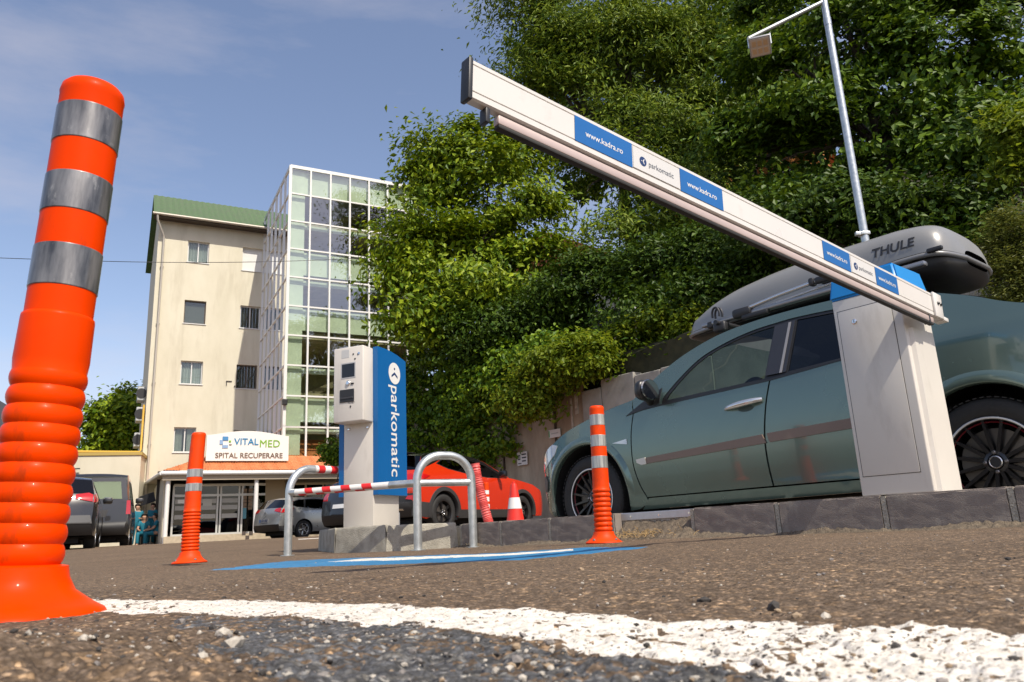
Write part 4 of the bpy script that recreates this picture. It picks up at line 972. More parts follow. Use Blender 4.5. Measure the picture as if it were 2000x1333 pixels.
    m.tube([Mw @ Vector((R_*cos(2*pi*k/32), R_*sin(2*pi*k/32), 0)) for k in range(33)], .016, 10, caps=False); m.box((0, -.02, 0), (.30, .06, .03), Mw, bev=.012); m.box((0, -.1, 0), (.05, .14, .03), Mw, bev=.01)
    obj('steering_wheel', m, M_black, t, world=False, smooth=50)
    # roof bars
    m = MB()
    for x in (-1.93, -.98):
        m.tube([(x, -.70, 1.432), (x, .70, 1.432)], .017, 14)
        for sg in (-1, 1): m.box((x, sg*.635, 1.405), (.10, .07, .07), bev=.015)
    obj('roof_bar', m, M_black, t, world=False, smooth=50)
    return t, M
_, MC = green_car()

def roof_box(M):
    t = thing('roof_box', 'grey streamlined roof box strapped on top of the green car', 'roof box', M)
    # stations: x, half width, rim z, top z, base z
    yc = -.03; SH = -.175
    S = [(-2.40, .03, 1.545, 1.555, 1.535), (-2.37, .13, 1.535, 1.585, 1.515), (-2.28, .23, 1.520, 1.645, 1.490), (-2.10, .31, 1.508, 1.725, 1.472), (-1.85, .36, 1.505, 1.785, 1.462), (-1.5, .39, 1.510, 1.820, 1.460), (-1.1, .40, 1.525, 1.835, 1.460), (-.8, .40, 1.545, 1.832, 1.460), (-.62, .40, 1.560, 1.828, 1.445), (-.48, .395, 1.562, 1.812, 1.440), (-.40, .38, 1.558, 1.785, 1.445), (-.345, .345, 1.552, 1.725, 1.460), (-.318, .28, 1.548, 1.655, 1.485), (-.305, .10, 1.546, 1.575, 1.52)]
    X = np.array([s[0] for s in S])+SH; fine = np.concatenate([np.linspace(-2.40, -2.25, 9)[:-1], np.linspace(-2.25, -.65, 26)[:-1], np.linspace(-.65, -.31, 16)])+SH
    f = lambda i: np.array([np.interp(x, X, [s[i] for s in S]) for x in fine])
    def sm(a):
        for _ in range(2): a = np.concatenate([[a[0]], (a[:-2]+2*a[1:-1]+a[2:])/4, [a[-1]]])
        return a
    hw, rz, tz, bz = (sm(f(i)) for i in (1, 2, 3, 4))
    rows = []; rows2 = []; rim = []
    for x, h, r, tt, b in zip(fine, hw, rz, tz, bz):
        rows.append([(x, yc+h*np.sign(cos(a))*abs(cos(a))**.55, r+.012+(tt-r-.012)*abs(sin(a))**.75) for a in np.linspace(pi, 0, 25)])
        hb = h*.94
        rows2.append([(x, yc+hb*np.sign(cos(a))*abs(cos(a))**.45, r-.012-(r-.012-b)*abs(sin(a))**.6) for a in np.linspace(0, pi, 21)])
    m = MB(); m.grid(rows); obj('lid', m, mat('box_grey', (.25, .248, .24), .36, .25, var=.03, scale=4, bump=.04, bscale=500), t, world=False, smooth=60)
    m = MB(); m.grid(rows2); obj('base_tray', m, mat('box_base', (.014, .0135, .0135), .5, var=.15, scale=8), t, world=False, smooth=60)
    # rim all round
    left = [(x, yc-h-.004, r) for x, h, r in zip(fine, hw, rz)]; right = [(x, yc+h+.004, r) for x, h, r in zip(fine, hw, rz)]
    loop = left+right[::-1]
    m = MB(); m.tube(loop+[loop[0]], .0155, 10, caps=False); obj('rim', m, mat('box_rim', (.22, .22, .22), .35, .3), t, world=False, smooth=60)
    m = MB(); lp2 = [(x, yc-h-.002, r+.016) for x, h, r in zip(fine, hw, rz)]+[(x, yc+h+.002, r+.016) for x, h, r in zip(fine, hw, rz)][::-1]; m.tube(lp2+[lp2[0]], .004, 6, caps=False); obj('lid_seam', m, M_dark, t, world=False)
    # lettering on the near side
    vs, fs = textmesh('THULE', .085, .022, shear=.12)
    i0 = np.argmin(abs(fine+.72)); q = MB()
    def P(x, z):
        h = np.interp(x, fine, hw); r = np.interp(x, fine, rz)+.012; tt = np.interp(x, fine, tz); s_ = max(0, min(1, (z-r)/(tt-r))); sn = s_**(1/.75); return (x, yc-h*max(0, 1-sn*sn)**.275-.0035, z)
    bmv = [P(-.80+x, 1.662+y) for x, y, _ in vs]; q.add(bmv, fs); obj('lettering', q, M_black, t, world=False)
    m = MB()
    for x in (-.56, -1.22): m.box((x, yc-.405, 1.575), (.09, .03, .028), bev=.01)
    obj('latch', m, M_black, t, world=False, smooth=30)
    m = MB()
    for x in (-1.93, -.98):
        for sg in (-1, 1): m.box((x, yc+sg*.2, 1.456), (.07, .10, .03), bev=.008)
    obj('mounting_clamp', m, M_black, t, world=False)
roof_box(MC)
def carrier(M):
    t = thing('bike_carrier', 'folded bicycle carrier rail with black clamps beside the roof box', 'bike carrier', M)
    y = -.585
    M = M @ Matrix.Translation((.16, 0, 0)); t.matrix_basis = M; ROOT[t.name] = M.copy()
    m = MB(); m.box((-1.50, y, 1.462), (1.55, .055, .03), bev=.01); obj('wheel_tray', m, mat('tray_grey', (.30, .30, .31), .35, .8), t, world=False, smooth=30)
    m = MB(); m.tube([(-1.97, y-.015, 1.485), (-1.65, y-.02, 1.52), (-1.36, y-.02, 1.54)], .0145, 14); obj('folding_arm', m, M_silver, t, world=False, smooth=60)
    m = MB(); m.tube([(-1.90, y+.02, 1.475), (-1.2, y+.02, 1.515)], .008, 10); obj('thin_rod', m, M_silver, t, world=False, smooth=60)
    m = MB(); m.box((-1.30, y-.02, 1.54), (.16, .045, .045), bev=.015); m.box((-1.40, y-.02, 1.54), (.04, .055, .055), bev=.015); obj('frame_claw', m, M_black, t, world=False, smooth=40)
    m = MB(); m.box((-1.93, y-.01, 1.475), (.15, .075, .07), bev=.025); m.box((-1.83, y-.02, 1.435), (.20, .05, .035), Matrix.Translation((0, 0, 0)), bev=.012); obj('tilt_joint', m, M_black, t, world=False, smooth=40)
    m = MB()
    for k in range(2):
        m.tube([(-2.12+.03*cos(a), y-.02-k*.035, 1.505+.05*sin(a)) for a in np.linspace(-.4, 3.5, 14)], .008, 8)
    obj('strap_loop', m, M_black, t, world=False, smooth=40)
    m = MB(); m.box((-2.10, y, 1.46), (.25, .05, .025), bev=.01); m.box((-2.20, y, 1.452), (.05, .06, .05), bev=.012); obj('wheel_holder', m, M_black, t, world=False, smooth=40)
carrier(MC)

# ---- other vehicles: one builder, four bodies
def small_car(lab, head, xy, z, W, E, mats_i, dlo, panes, axles, rw, pa, glass_m, tails, plate, plate_txt, tumble=.36, belt=.98, clad=None, spokes=5, rim=M_silver, roofm=None, name='parked_car', sidelamp=None, extras=None, nose=None, tail=None, archm=None, handle=None, cat='car', platem=None, group=None):
    M = place(xy, head, z)
    c = Car(W, belt, tumble, nose or (E[3][0]+.15, .9), tail or (E[-4][0]-.35, .7), low=.3)
    t = thing(name, lab, cat, M, group)
    top = [(e[0], e[1]) for e in E]
    rr = rw+.06
    outer = top+[(axles[1]+rr+.1, .24)]+arc(axles[1], rw, rr, -12, 192, 20)+arc(axles[0], rw, rr, -12, 192, 20)
    obj('body', c.side(outer, [dlo], step=.1), pa, t, world=False, smooth=50)
    fr = MB(); c.side(dlo, panes, step=.1, lift=-.006, flange=.01, mb=fr); obj('window_frame', fr, mat('trim_black', (.016, .016, .017), .35), t, world=False)
    for p in panes: obj('side_window', c.side(p, step=.12, lift=-.012, flange=0), glass_m, t, world=False, smooth=60)
    for i0, i1, nm in mats_i:
        m = {'windscreen': glass_m, 'rear_window': glass_m, 'roof': roofm or pa}.get(nm, pa)
        if nm == 'lower_bumper': m = mat('bumper_black', (.022, .022, .023), .55)
        obj(nm, c.strip(E[i0:i1+1], cols=10), m, t, world=False, smooth=50)
    u = MB(); x0, x1 = top[0][0]+.1, top[-1][0]-.05; u.add([(x0, -.7, .25), (x1, -.7, .25), (x1, .7, .25), (x0, .7, .25)], [(0, 1, 2, 3)]); u.box(((x0+x1)/2, 0, .42), (x1-x0-.35, W-.62, .56)); obj('underbody', u, M_dark, t, world=False)
    wheel_wells(c, t, [(a, rw) for a in axles], rr)
    for a in axles:
        for sg in (-1, 1): wheel(t, a, sg*(W/2-.03), rw, rw, rw*.66, .2, sg, spokes, rim, twin=True)
    if archm:
        for a in axles:
            for sg in (-1, 1):
                rows = []
                for k in range(25):
                    an = radians(-10+200*k/24); rows.append([(a+(rr+dr)*cos(an), sg*(c.half(a+(rr+dr)*cos(an), rw+(rr+dr)*sin(an))+l), rw+(rr+dr)*sin(an)) for dr, l in ((.075, 0), (.07, .014), (.0, .018), (-.01, 0), (-.01, -.05))])
                m = MB(); m.grid(rows, flip=sg > 0); obj('arch_cladding', m, archm, t, world=False, smooth=40)
        m = MB(); c.side([(axles[0]+rr, .24), (axles[0]+rr+.03, .40), (axles[1]-rr-.03, .40), (axles[1]-rr, .24)], step=.1, lift=.014, mb=m, flange=.02); obj('sill_cladding', m, archm, t, world=False)
    ie = [e for e in E if e[0] > axles[1]]
    for sg in (-1, 1):
        for poly in tails:
            obj('tail_light', c.rear(ie, [(sg*y, z_) for y, z_ in poly], lift=.012), M_tail, t, world=False, smooth=40)
        if sidelamp:
            m = MB(); c.side(sidelamp, step=.05, sides=(sg,), lift=.012, mb=m, flange=.02); obj('tail_light', m, M_tail, t, world=False, smooth=40)
        m = MB(); xm = top[6][0]+.42; zm = top[6][1]+.06; m.box((xm, sg*(W/2+.10), zm), (.10, .20, .15), bev=.04); obj('door_mirror', m, roofm or pa, t, world=False, smooth=40)
        if handle:
            m = MB()
            for x, zz in handle: m.box((x, sg*(c.half(x, zz)+.012), zz), (.20, .03, .03), bev=.012)
            obj('door_handle', m, pa, t, world=False, smooth=40)
    y0, z0, pw, ph = plate
    po = obj('number_plate', c.rear(ie, [(y0-pw/2, z0-ph/2), (y0+pw/2, z0-ph/2), (y0+pw/2, z0+ph/2), (y0-pw/2, z0+ph/2)], lift=.014), platem or M_plate, t, world=False)
    xs = float(np.interp(z0, [e[1] for e in ie][::-1], [e[0] for e in ie][::-1])+np.interp(z0, [e[1] for e in ie][::-1], [e[2] for e in ie][::-1]))
    if plate_txt:
        vs, fs = textmesh(plate_txt, ph*.85, .01); q = MB(); q.add(vs, fs, 0, basis((xs+.018, y0+.02, z0), (0, 1, 0), (0, 0, 1), (1, 0, 0))); obj('plate_characters', q, M_navy, po, world=False)
        q = MB(); q.box((xs+.016, y0-pw/2+.02, z0), (.004, .04, ph), ); obj('plate_band', q, M_blue, po, world=False)
    m = MB()
    for sg in (-1, 1):
        m.box((axles[0]+1.2, sg*.38, .85), (.14, .46, .62), bev=.06); m.box((axles[0]+1.22, sg*.38, 1.22), (.1, .25, .16), bev=.04); m.box((axles[1]-.3, sg*.4, 1.12), (.1, .25, .14), bev=.04)
    m.box((axles[1]-.3, 0, .85), (.14, 1.2, .5), bev=.06)
    obj('seat', m, M_cabin, t, world=False, smooth=40)
    if extras: extras(c, t, ie)
    return t, c, M
def L4(pts, **k): return [p if len(p) == 4 else (*p, 0, 0) for p in pts]
M_orange_car = paint('car_paint_orange', (.62, .030, .004), .15, .25); M_blackp = paint('car_paint_black', (.006, .006, .0065), .1, .3)
M_silverp = paint('car_paint_silver', (.34, .34, .33), .6, .3); M_charc = paint('car_paint_charcoal', (.010, .0095, .0095), .1, .38)
M_clad = mat('cladding_grey', (.030, .029, .029), .6)
def R2(axle_right, head, W):
    """rear axle centre from the point on the right hand wheel face"""
    h = Vector((head[0], head[1], 0)).normalized(); r = Vector((h.y, -h.x, 0)); p = Vector((axle_right[0], axle_right[1], 0))-r*W/2; return (p.x, p.y)
hd = (sin(radians(34)), cos(radians(34)))
E_chr = L4([(-3.42, .26, -.10, 0), (-3.50, .45, -.14, 0), (-3.50, .62, -.14, 0), (-3.38, .80, -.12, .01), (-3.05, .93, -.06, .03), (-2.55, 1.01, -.04, .04), (-2.20, 1.05, -.06, .03), (-1.85, 1.20, -.14, .03), (-1.50, 1.35, -.12, .04), (-1.20, 1.43, -.05, .05), (-.60, 1.490, 0, .05), (-.05, 1.475, 0, .05), (.34, 1.43, .05, .04), (.46, 1.39, .07, .03), (.64, 1.12, .07, .02), (.72, 1.02, .08, .0), (.79, .90, .09, 0), (.77, .70, .08, 0), (.80, .52, .09, 0), (.78, .42, .08, 0), (.68, .28, .06, 0)])
def chr_extra(c, t, ie):
    m = MB(); c.side([(-2.15, 1.055), (-1.5, 1.345), (-1.2, 1.43), (-.60, 1.49), (-.05, 1.475), (.34, 1.43), (.46, 1.39), (.60, 1.16), (.40, 1.19), (.15, 1.27), (-.08, 1.352), (-.5, 1.412), (-1.12, 1.378), (-1.52, 1.30), (-2.08, 1.035)], step=.08, lift=.003, mb=m, flange=.01); obj('black_pillars', m, M_blackp, t, world=False, smooth=50)
    m = MB(); m.box((.58, 0, 1.455), (.30, 1.15, .03), bev=.012); obj('spoiler', m, M_blackp, t, world=False, smooth=40)
    m = c.rear(ie, [(-.80, .30), (.80, .30), (.82, .52), (.55, .56), (-.55, .56), (-.82, .52)], lift=.015); obj('lower_bumper_trim', m, M_clad, t, world=False, smooth=40)
    m = MB(); c.side([(.36, .25), (.40, .52), (.80, .56), (.80, .30)], step=.07, lift=.010, mb=m, flange=.02); obj('bumper_corner', m, M_clad, t, world=False, smooth=40)
    m = c.rear(ie, [(-.62, .40), (.62, .40), (.60, .43), (-.60, .43)], lift=.024); obj('chrome_strip', m, M_chrome, t, world=False)
    for sg in (-1, 1): obj('reflector', c.rear(ie, [(sg*.66, .60), (sg*.80, .58), (sg*.80, .66), (sg*.70, .66)], lift=.014), M_tail, t, world=False)
small_car('orange red crossover car with a black roof parked nose to the retaining wall', hd, R2((-1.40, 14.5), hd, 1.80), float(gz(-1, 15))-.005, 1.80, E_chr, [(0, 3, 'front_bumper'), (3, 6, 'bonnet'), (6, 9, 'windscreen'), (9, 13, 'roof'), (13, 14, 'rear_window'), (14, 17, 'tailgate'), (17, 20, 'lower_bumper')],
    [(-2.08, 1.035), (-1.52, 1.30), (-1.12, 1.378), (-.5, 1.412), (-.08, 1.352), (.10, 1.26), (-.22, 1.165), (-.8, 1.085), (-1.4, 1.03)],
    [[(-2.0, 1.05), (-1.50, 1.282), (-1.12, 1.36), (-.98, 1.37), (-.95, 1.085), (-1.4, 1.045)], [(-.90, 1.09), (-.92, 1.375), (-.5, 1.395), (-.12, 1.34), (.05, 1.265), (-.25, 1.18), (-.75, 1.105)]],
    (-2.64, 0), .345, M_orange_car, M_cargld, [[(.52, .98), (.84, .90), (.83, 1.00), (.70, 1.06), (.50, 1.04)]], (0, .78, .46, .11), '', archm=M_clad, spokes=5, rim=M_rim, roofm=M_blackp, extras=chr_extra,
    sidelamp=[(.38, 1.02), (.62, 1.055), (.74, .995), (.79, .91), (.62, .93)], handle=[(-1.05, .97)])
hs_ = (sin(radians(40)), cos(radians(40)))
E_wag = L4([(-3.42, .25, -.10, 0), (-3.52, .45, -.14, 0), (-3.50, .62, -.14, 0), (-3.36, .78, -.1, .01), (-3.05, .90, -.05, .03), (-2.6, .985, -.05, .04), (-2.28, 1.03, -.08, .03), (-1.95, 1.19, -.14, .03), (-1.65, 1.33, -.12, .04), (-1.3, 1.415, -.03, .05), (-.5, 1.455, 0, .05), (.2, 1.43, 0, .05), (.56, 1.385, .05, .04), (.62, 1.36, .06, .03), (.84, 1.07, .08, .02), (.90, .99, .08, 0), (.93, .84, .09, 0), (.96, .66, .10, 0), (.98, .52, .10, 0), (.95, .42, .09, 0), (.84, .28, .06, 0)])
dlo_w = [(-2.18, 1.015), (-1.92, 1.155), (-1.62, 1.285), (-1.25, 1.362), (-.5, 1.392), (.15, 1.365), (.44, 1.30), (.52, 1.18), (.30, 1.10), (-.4, 1.045), (-1.3, 1.005)]
pan_w = [[(-2.1, 1.025), (-1.9, 1.145), (-1.60, 1.272), (-1.25, 1.346), (-1.02, 1.356), (-1.02, 1.025), (-1.4, 1.015)], [(-.94, 1.03), (-.94, 1.36), (-.5, 1.376), (-.15, 1.366), (-.08, 1.08), (-.4, 1.06)], [(-.02, 1.085), (-.08, 1.364), (.14, 1.35), (.40, 1.285), (.47, 1.19), (.28, 1.115)]]
def wag_extra(c, t, ie):
    m = MB(); c.side([(.36, .25), (.42, .46), (.98, .46), (.93, .28)], step=.08, lift=.006, mb=m, flange=.02); obj('bumper_corner', m, M_clad, t, world=False)
    m = MB(); m.prism([(.05*cos(a)*.7, .05*sin(a)) for a in np.linspace(0, 2*pi, 4, endpoint=False)], 0, .012, basis((1.015, 0, .93), (0, 1, 0), (0, 0, 1), (1, 0, 0))); obj('badge', m, M_chrome, t, world=False)
small_car('silver estate car parked in front of the hospital entrance', hs_, R2((-7.73, 27.75), hs_, 1.80), float(gz(-8, 28))-.005, 1.80, E_wag, [(0, 3, 'front_bumper'), (3, 6, 'bonnet'), (6, 9, 'windscreen'), (9, 13, 'roof'), (13, 14, 'rear_window'), (14, 18, 'tailgate'), (18, 20, 'lower_bumper')],
    dlo_w, pan_w, (-2.70, 0), .315, M_silverp, M_cargld, [[(.50, .98), (.80, .92), (.80, 1.02), (.72, 1.08), (.50, 1.06)]], (0, .66, .52, .12), 'CJ 08 VMD', spokes=5, rim=M_silver, sidelamp=[(.40, 1.06), (.66, 1.10), (.84, 1.04), (.92, .90), (.72, .93)], handle=[(-.1, .99), (-1.2, .95)], extras=wag_extra, platem=mat('plate_grey', (.16, .16, .17), .4))
pd = at(690, 1020, 21.5)
hk = (sin(radians(35)), cos(radians(35)))
E_hatch = [(e[0] if e[0] < .2 else e[0]-.25, e[1]*1.06 if e[1] > .5 else e[1], e[2], e[3]) for e in E_wag]
small_car('dark hatchback mostly hidden behind the ticket machine, its red tail lamp showing', hk, R2((-3.75, 21.2), hk, 1.76), float(gz(-5, 21))-.005, 1.76, E_hatch, [(0, 3, 'front_bumper'), (3, 6, 'bonnet'), (6, 9, 'windscreen'), (9, 13, 'roof'), (13, 14, 'rear_window'), (14, 18, 'tailgate'), (18, 20, 'lower_bumper')],
    [(x if x < .2 else x-.25, z*1.06) for x, z in dlo_w], [[(x if x < .2 else x-.25, z*1.06) for x, z in p] for p in pan_w], (-2.55, 0), .31, M_charc, M_cargld, [[(.55, .95), (.78, .95), (.74, 1.36), (.64, 1.40), (.60, 1.2)]], (0, .78, .5, .11), '', spokes=6, rim=M_silver)
hv = (-.42, .907)
E_van = L4([(-3.35, .3, -.1, 0), (-3.45, .5, -.12, 0), (-3.42, .75, -.12, 0), (-3.25, .95, -.1, .01), (-2.9, 1.08, -.06, .04), (-2.65, 1.14, -.05, .04), (-2.45, 1.20, -.06, .03), (-2.1, 1.47, -.12, .03), (-1.85, 1.66, -.1, .04), (-1.5, 1.745, -.03, .05), (-.5, 1.79, 0, .05), (.2, 1.785, 0, .05), (.56, 1.76, .02, .045), (.63, 1.70, .03, .03), (.73, 1.16, .04, .01), (.75, 1.02, .04, 0), (.77, .82, .04, 0), (.78, .60, .05, 0), (.83, .54, .07, 0), (.83, .42, .07, 0), (.72, .28, .05, 0)])
def van_extra(c, t, ie):
    fr = [(-.66, 1.14), (.66, 1.14), (.60, 1.50), (.45, 1.60), (-.45, 1.60), (-.60, 1.50)]
    m = c.rear(ie, [(-.36, .72), (.36, .72), (.40, .90), (-.40, .90)], lift=.006); obj('plate_recess', m, M_clad, t, world=False)
    m = MB(); m.prism([(.06*cos(a)*.72, .075*sin(a)) for a in np.linspace(pi/2, 2.5*pi, 4, endpoint=False)], 0, .012, basis((.797, 0, 1.04), (0, 1, 0), (0, 0, 1), (1, 0, 0))); obj('badge', m, M_chrome, t, world=False)
    for sg in (-1, 1):
        m = c.rear(ie, [(sg*.70, 1.08), (sg*.83, 1.08), (sg*.74, 1.70), (sg*.62, 1.70)], lift=.008); obj('rear_pillar', m, M_charc, t, world=False, smooth=40)
    m = c.rear(ie, [(-.7, 1.60), (.7, 1.60), (.66, 1.70), (-.66, 1.70)], lift=.008); obj('tailgate_top', m, M_charc, t, world=False, smooth=40)
pv = at(170, 1060, 19.0)
small_car('dark charcoal van with a tall rear window and white number plate, beside the nurses', hv, (pv.x+hv[0]*.78, pv.y+hv[1]*.78), float(gz(pv.x, 19))-.01, 1.83, E_van, [(0, 3, 'front_bumper'), (3, 6, 'bonnet'), (6, 9, 'windscreen'), (9, 13, 'roof'), (13, 14, 'rear_window'), (14, 17, 'tailgate'), (17, 20, 'lower_bumper')],
    [(-2.4, 1.17), (-2.05, 1.44), (-1.82, 1.62), (-1.4, 1.66), (.1, 1.66), (.5, 1.6), (.52, 1.2), (-1.2, 1.14)], [[(-2.3, 1.19), (-2.02, 1.42), (-1.80, 1.59), (-1.2, 1.63), (-1.15, 1.17)], [(-1.05, 1.17), (-1.08, 1.63), (-.25, 1.64), (-.25, 1.19)], [(-.15, 1.2), (-.15, 1.64), (.08, 1.64), (.46, 1.57), (.47, 1.22)]],
    (-2.70, 0), .32, M_charc, glass('van_glass', (.62, .72, .64), .8), [[(.80, .78), (.905, .78), (.885, 1.12), (.80, 1.12)]], (0, .80, .52, .12), 'B 52 HJK', tumble=.14, belt=1.15, spokes=5, name='parked_van', cat='van', extras=van_extra)
pk = at(78, 1045, 14.8)
E_suv = [(e[0], e[1]*1.0 if e[1] > .5 else e[1], e[2], e[3]) for e in E_wag]
def suv_extra(c, t, ie):
    m = c.rear(ie, [(-.84, .50), (.84, .50), (.80, .66), (-.80, .66)], lift=.008); obj('bumper_trim', m, mat('bumper_grey', (.10, .10, .10), .5), t, world=False)
small_car('black sport utility car at the left, half hidden by the big bollard', (-.45, .89), (pk.x-.45*.5-.16, pk.y+.89*.9), float(gz(-8, 15))-.02, 1.84, E_suv, [(0, 3, 'front_bumper'), (3, 6, 'bonnet'), (6, 9, 'windscreen'), (9, 13, 'roof'), (13, 14, 'rear_window'), (14, 18, 'tailgate'), (18, 20, 'lower_bumper')],
    dlo_w, pan_w, (-2.65, 0), .35, M_blackp, M_cargld, [[(.52, .98), (.82, .92), (.82, 1.06), (.74, 1.10), (.52, 1.07)]], (0, .74, .52, .12), 'CJ 31 RTO', spokes=5, sidelamp=[(.42, 1.06), (.66, 1.10), (.84, 1.05), (.92, .91), (.74, .92)], name='parked_car', extras=suv_extra)

# ------------------------------------------------------------------ hospital
BA = radians(28); DF = Vector((cos(BA), sin(BA), 0)); NF = Vector((sin(BA), -cos(BA), 0))
_p = at(285, 800, 36); P0 = Vector((_p.x, _p.y, 0)); MBD = basis(P0, DF, -NF, UP)
def FU(px, py, b): 
    q = MBD.inverted() @ onplane(px, py, P0-NF*b, NF); return q.x, q.z
M_stucco = mat('cream_stucco', (.57, .525, .40), .9, col2=(.65, .605, .48), scale=1.1, detail=10, bump=.25, bscale=60, lo=.25, hi=.6, stretch=(1, 1, .45), dirt=((.34, .29, .20), 1.3, .54, .78, (1, 1, .16), .5))
M_frame = mat('window_frame_white', (.66, .66, .64), .4)
M_alu = mat('mullion_white', (.74, .73, .70), .4)
M_wdark = mat('room_dark', (.03, .028, .025), .9)
M_greentile = mat('green_roof_tile', (.045, .105, .032), .6, var=.3, scale=6)
M_orangetile = mat('orange_roof_tile', (.42, .125, .038), .75, col2=(.56, .20, .07), scale=9, detail=8)
GL_win = glass('window_glass', (.70, .74, .72), 1.3)
GL_tower = glass('tower_glass', (.84, .91, .84), 4.6, .012)
GL_door = glass('door_glass', (.22, .24, .24), .9)
def hospital():
    t = thing('hospital_building', 'cream hospital with a green roof, a glass stair tower and an orange tiled porch', 'building', MBD.copy())
    Wd, ZT, DEPTH = 13.0, 16.6, 9.0
    wins = [(1.42, 2.45, 14.44, 15.60), (1.42, 2.45, 11.15, 12.37), (1.42, 2.45, 8.02, 9.20), (1.30, 2.30, 4.64, 5.86), (4.12, 5.14, 14.30, 15.60), (4.12, 5.14, 11.12, 12.34), (4.06, 5.08, 7.91, 9.15), (4.05, 5.08, 4.6, 5.76)]
    V, T, loops = tri2d([(0, -.3), (Wd, -.3), (Wd, ZT), (0, ZT)], [[(a, c), (b, c), (b, d), (a, d)] for a, b, c, d in wins], .8)
    m = MB(); m.add([(x, 0, z) for x, z in V], [tuple(q) for q in T])
    for a, b, c, d in wins:
        m.add([(a, 0, c), (b, 0, c), (b, 0, d), (a, 0, d), (a, .20, c), (b, .20, c), (b, .20, d), (a, .20, d)], [(0, 4, 5, 1), (1, 5, 6, 2), (2, 6, 7, 3), (3, 7, 4, 0)])
    m.add([(0, 0, -.3), (0, DEPTH, -.3), (0, DEPTH, ZT+2.3), (0, 2.6, ZT+2.3), (0, 0, ZT)], [(0, 4, 3, 2, 1)])
    m.add([(Wd, 0, -.3), (Wd, DEPTH, -.3), (Wd, DEPTH, ZT), (Wd, 0, ZT), (0, DEPTH, -.3), (0, DEPTH, ZT)], [(0, 1, 2, 3), (1, 4, 5, 2)])
    obj('wall', m, M_stucco, t, world=False)
    cur = mat('curtain', (.74, .74, .70), .9, var=.2, scale=3, stretch=(9, 1, .05)); blind = mat('blind_grey', (.30, .28, .25), .8, var=.1, scale=8, stretch=(.05, 1, 14)); panel = mat('window_panel_white', (.70, .69, .66), .7)
    for k, (a, b, c, d) in enumerate(wins):
        f = MB(); e = .055
        for cc, s in ((((a+b)/2, .165, c+e/2), (b-a, .05, e)), (((a+b)/2, .165, d-e/2), (b-a, .05, e)), ((a+e/2, .165, (c+d)/2), (e, .05, d-c-2*e)), ((b-e/2, .165, (c+d)/2), (e, .05, d-c-2*e))): f.box(cc, s)
        if k not in (1, 4): f.box(((a+b)/2, .165, (c+d)/2), (.05, .045, d-c-2*e))
        w_ = obj('window', f, M_frame if k not in (1, 6) else mat('frame_brown', (.10, .075, .055), .5), t, world=False)
        q = MB(); q.box(((a+b)/2, .175, (c+d)/2), (b-a-2*e+.01, .006, d-c-2*e+.01)); obj('pane', q, GL_win if k != 4 else panel, w_, world=False)
        q = MB(); q.box(((a+b)/2, .60, (c+d)/2), (b-a+.3, .02, d-c+.3)); obj('room_backing', q, M_wdark, w_, world=False)
        if k in (0, 2, 3, 5):
            q = MB(); n = 40; x0, x1 = a+e, b-e
            for h0, h1 in (((x0, x0+(x1-x0)*.38), (x1-(x1-x0)*.38, x1)) if k in (3, 5) else ((x0, x1),)):
                q.grid([[(h0+(h1-h0)*i/n, .25+.025*math.sin(i*1.15), z) for i in range(n+1)] for z in (c+e, d-e)])
            obj('curtain', q, cur if k != 5 else mat('curtain_dark', (.16, .15, .13), .9), w_, world=False, smooth=60)
        if k in (1,):
            q = MB(); q.box(((a+b)/2, .21, (c+d)/2), (b-a-2*e, .01, d-c-2*e)); obj('blind', q, blind, w_, world=False)
        q = MB(); q.box(((a+b)/2, .03, c-.025), (b-a+.08, .14, .04)); obj('sill', q, M_frame, w_, world=False)
    # roof, gutter, downpipe
    m = MB(); rows = []
    nrow, ncol = 16, 90
    for i in range(nrow*2+1):
        f = (i//2+(i % 2)*.96)/nrow if i < nrow*2 else 1
        st = .05*(1-(i % 2)) if i else 0
        rows.append([(-.30+(Wd+.3)*j/ncol, -.62+3.2*f, ZT-.02+2.35*f+st+.035*abs(math.sin(j*pi/1.0*.5))) for j in range(ncol+1)])
    m.grid(rows); obj('roof', m, M_greentile, t, world=False)
    m = MB(); m.add([(-.3, 2.58, ZT+2.3), (Wd, 2.58, ZT+2.3), (Wd, DEPTH, ZT), (-.3, DEPTH, ZT)], [(0, 1, 2, 3)]); obj('roof', m, M_greentile, t, world=False)
    m = MB(); m.box((Wd/2-.15, -.30, ZT-.06), (Wd+.25, .62, .05)); m.box((Wd/2-.15, -.60, ZT-.06), (Wd+.3, .04, .17)); obj('soffit', m, mat('eaves_brown', (.075, .058, .045), .7), t, world=False)
    m = MB(); m.tube([(-.34, -.70, ZT-.03), (5.2, -.70, ZT-.03)], .075, 12); obj('gutter', m, mat('gutter_metal', (.42, .38, .32), .5, .3), t, world=False, smooth=60)
    m = MB(); m.tube([(-.12, -.68, ZT-.08), (-.10, -.62, ZT-.35), (.22, -.16, ZT-.95), (.26, -.10, ZT-1.15), (.26, -.10, .3)], .055, 12); obj('downpipe', m, mat('downpipe_metal', (.50, .46, .40), .5, .2), t, world=False, smooth=60)
    for z in (14, 11, 8, 5): q = MB(); q.box((.26, -.06, z), (.16, .12, .04)); obj('pipe_bracket', q, MATS['gutter_metal'], t, world=False)
    # air conditioners and yellow gas pipe on the left flank
    for z, b in ((7.6, 1.2), (6.55, 1.0), (5.35, 1.4)):
        q = MB(); q.box((-.22, b, z), (.36, .9, .68), bev=.03); a_ = obj('air_conditioner', q, mat('ac_grey', (.42, .43, .43), .5), t, world=False)
        q = MB(); q.lathe([(.25, 0), (.25, .02), (0, .02)], 24, M=basis((-.22, b-.451, z), (1, 0, 0), (0, 0, 1), (0, -1, 0)), cap=False); obj('fan_grille', q, M_black, a_, world=False)
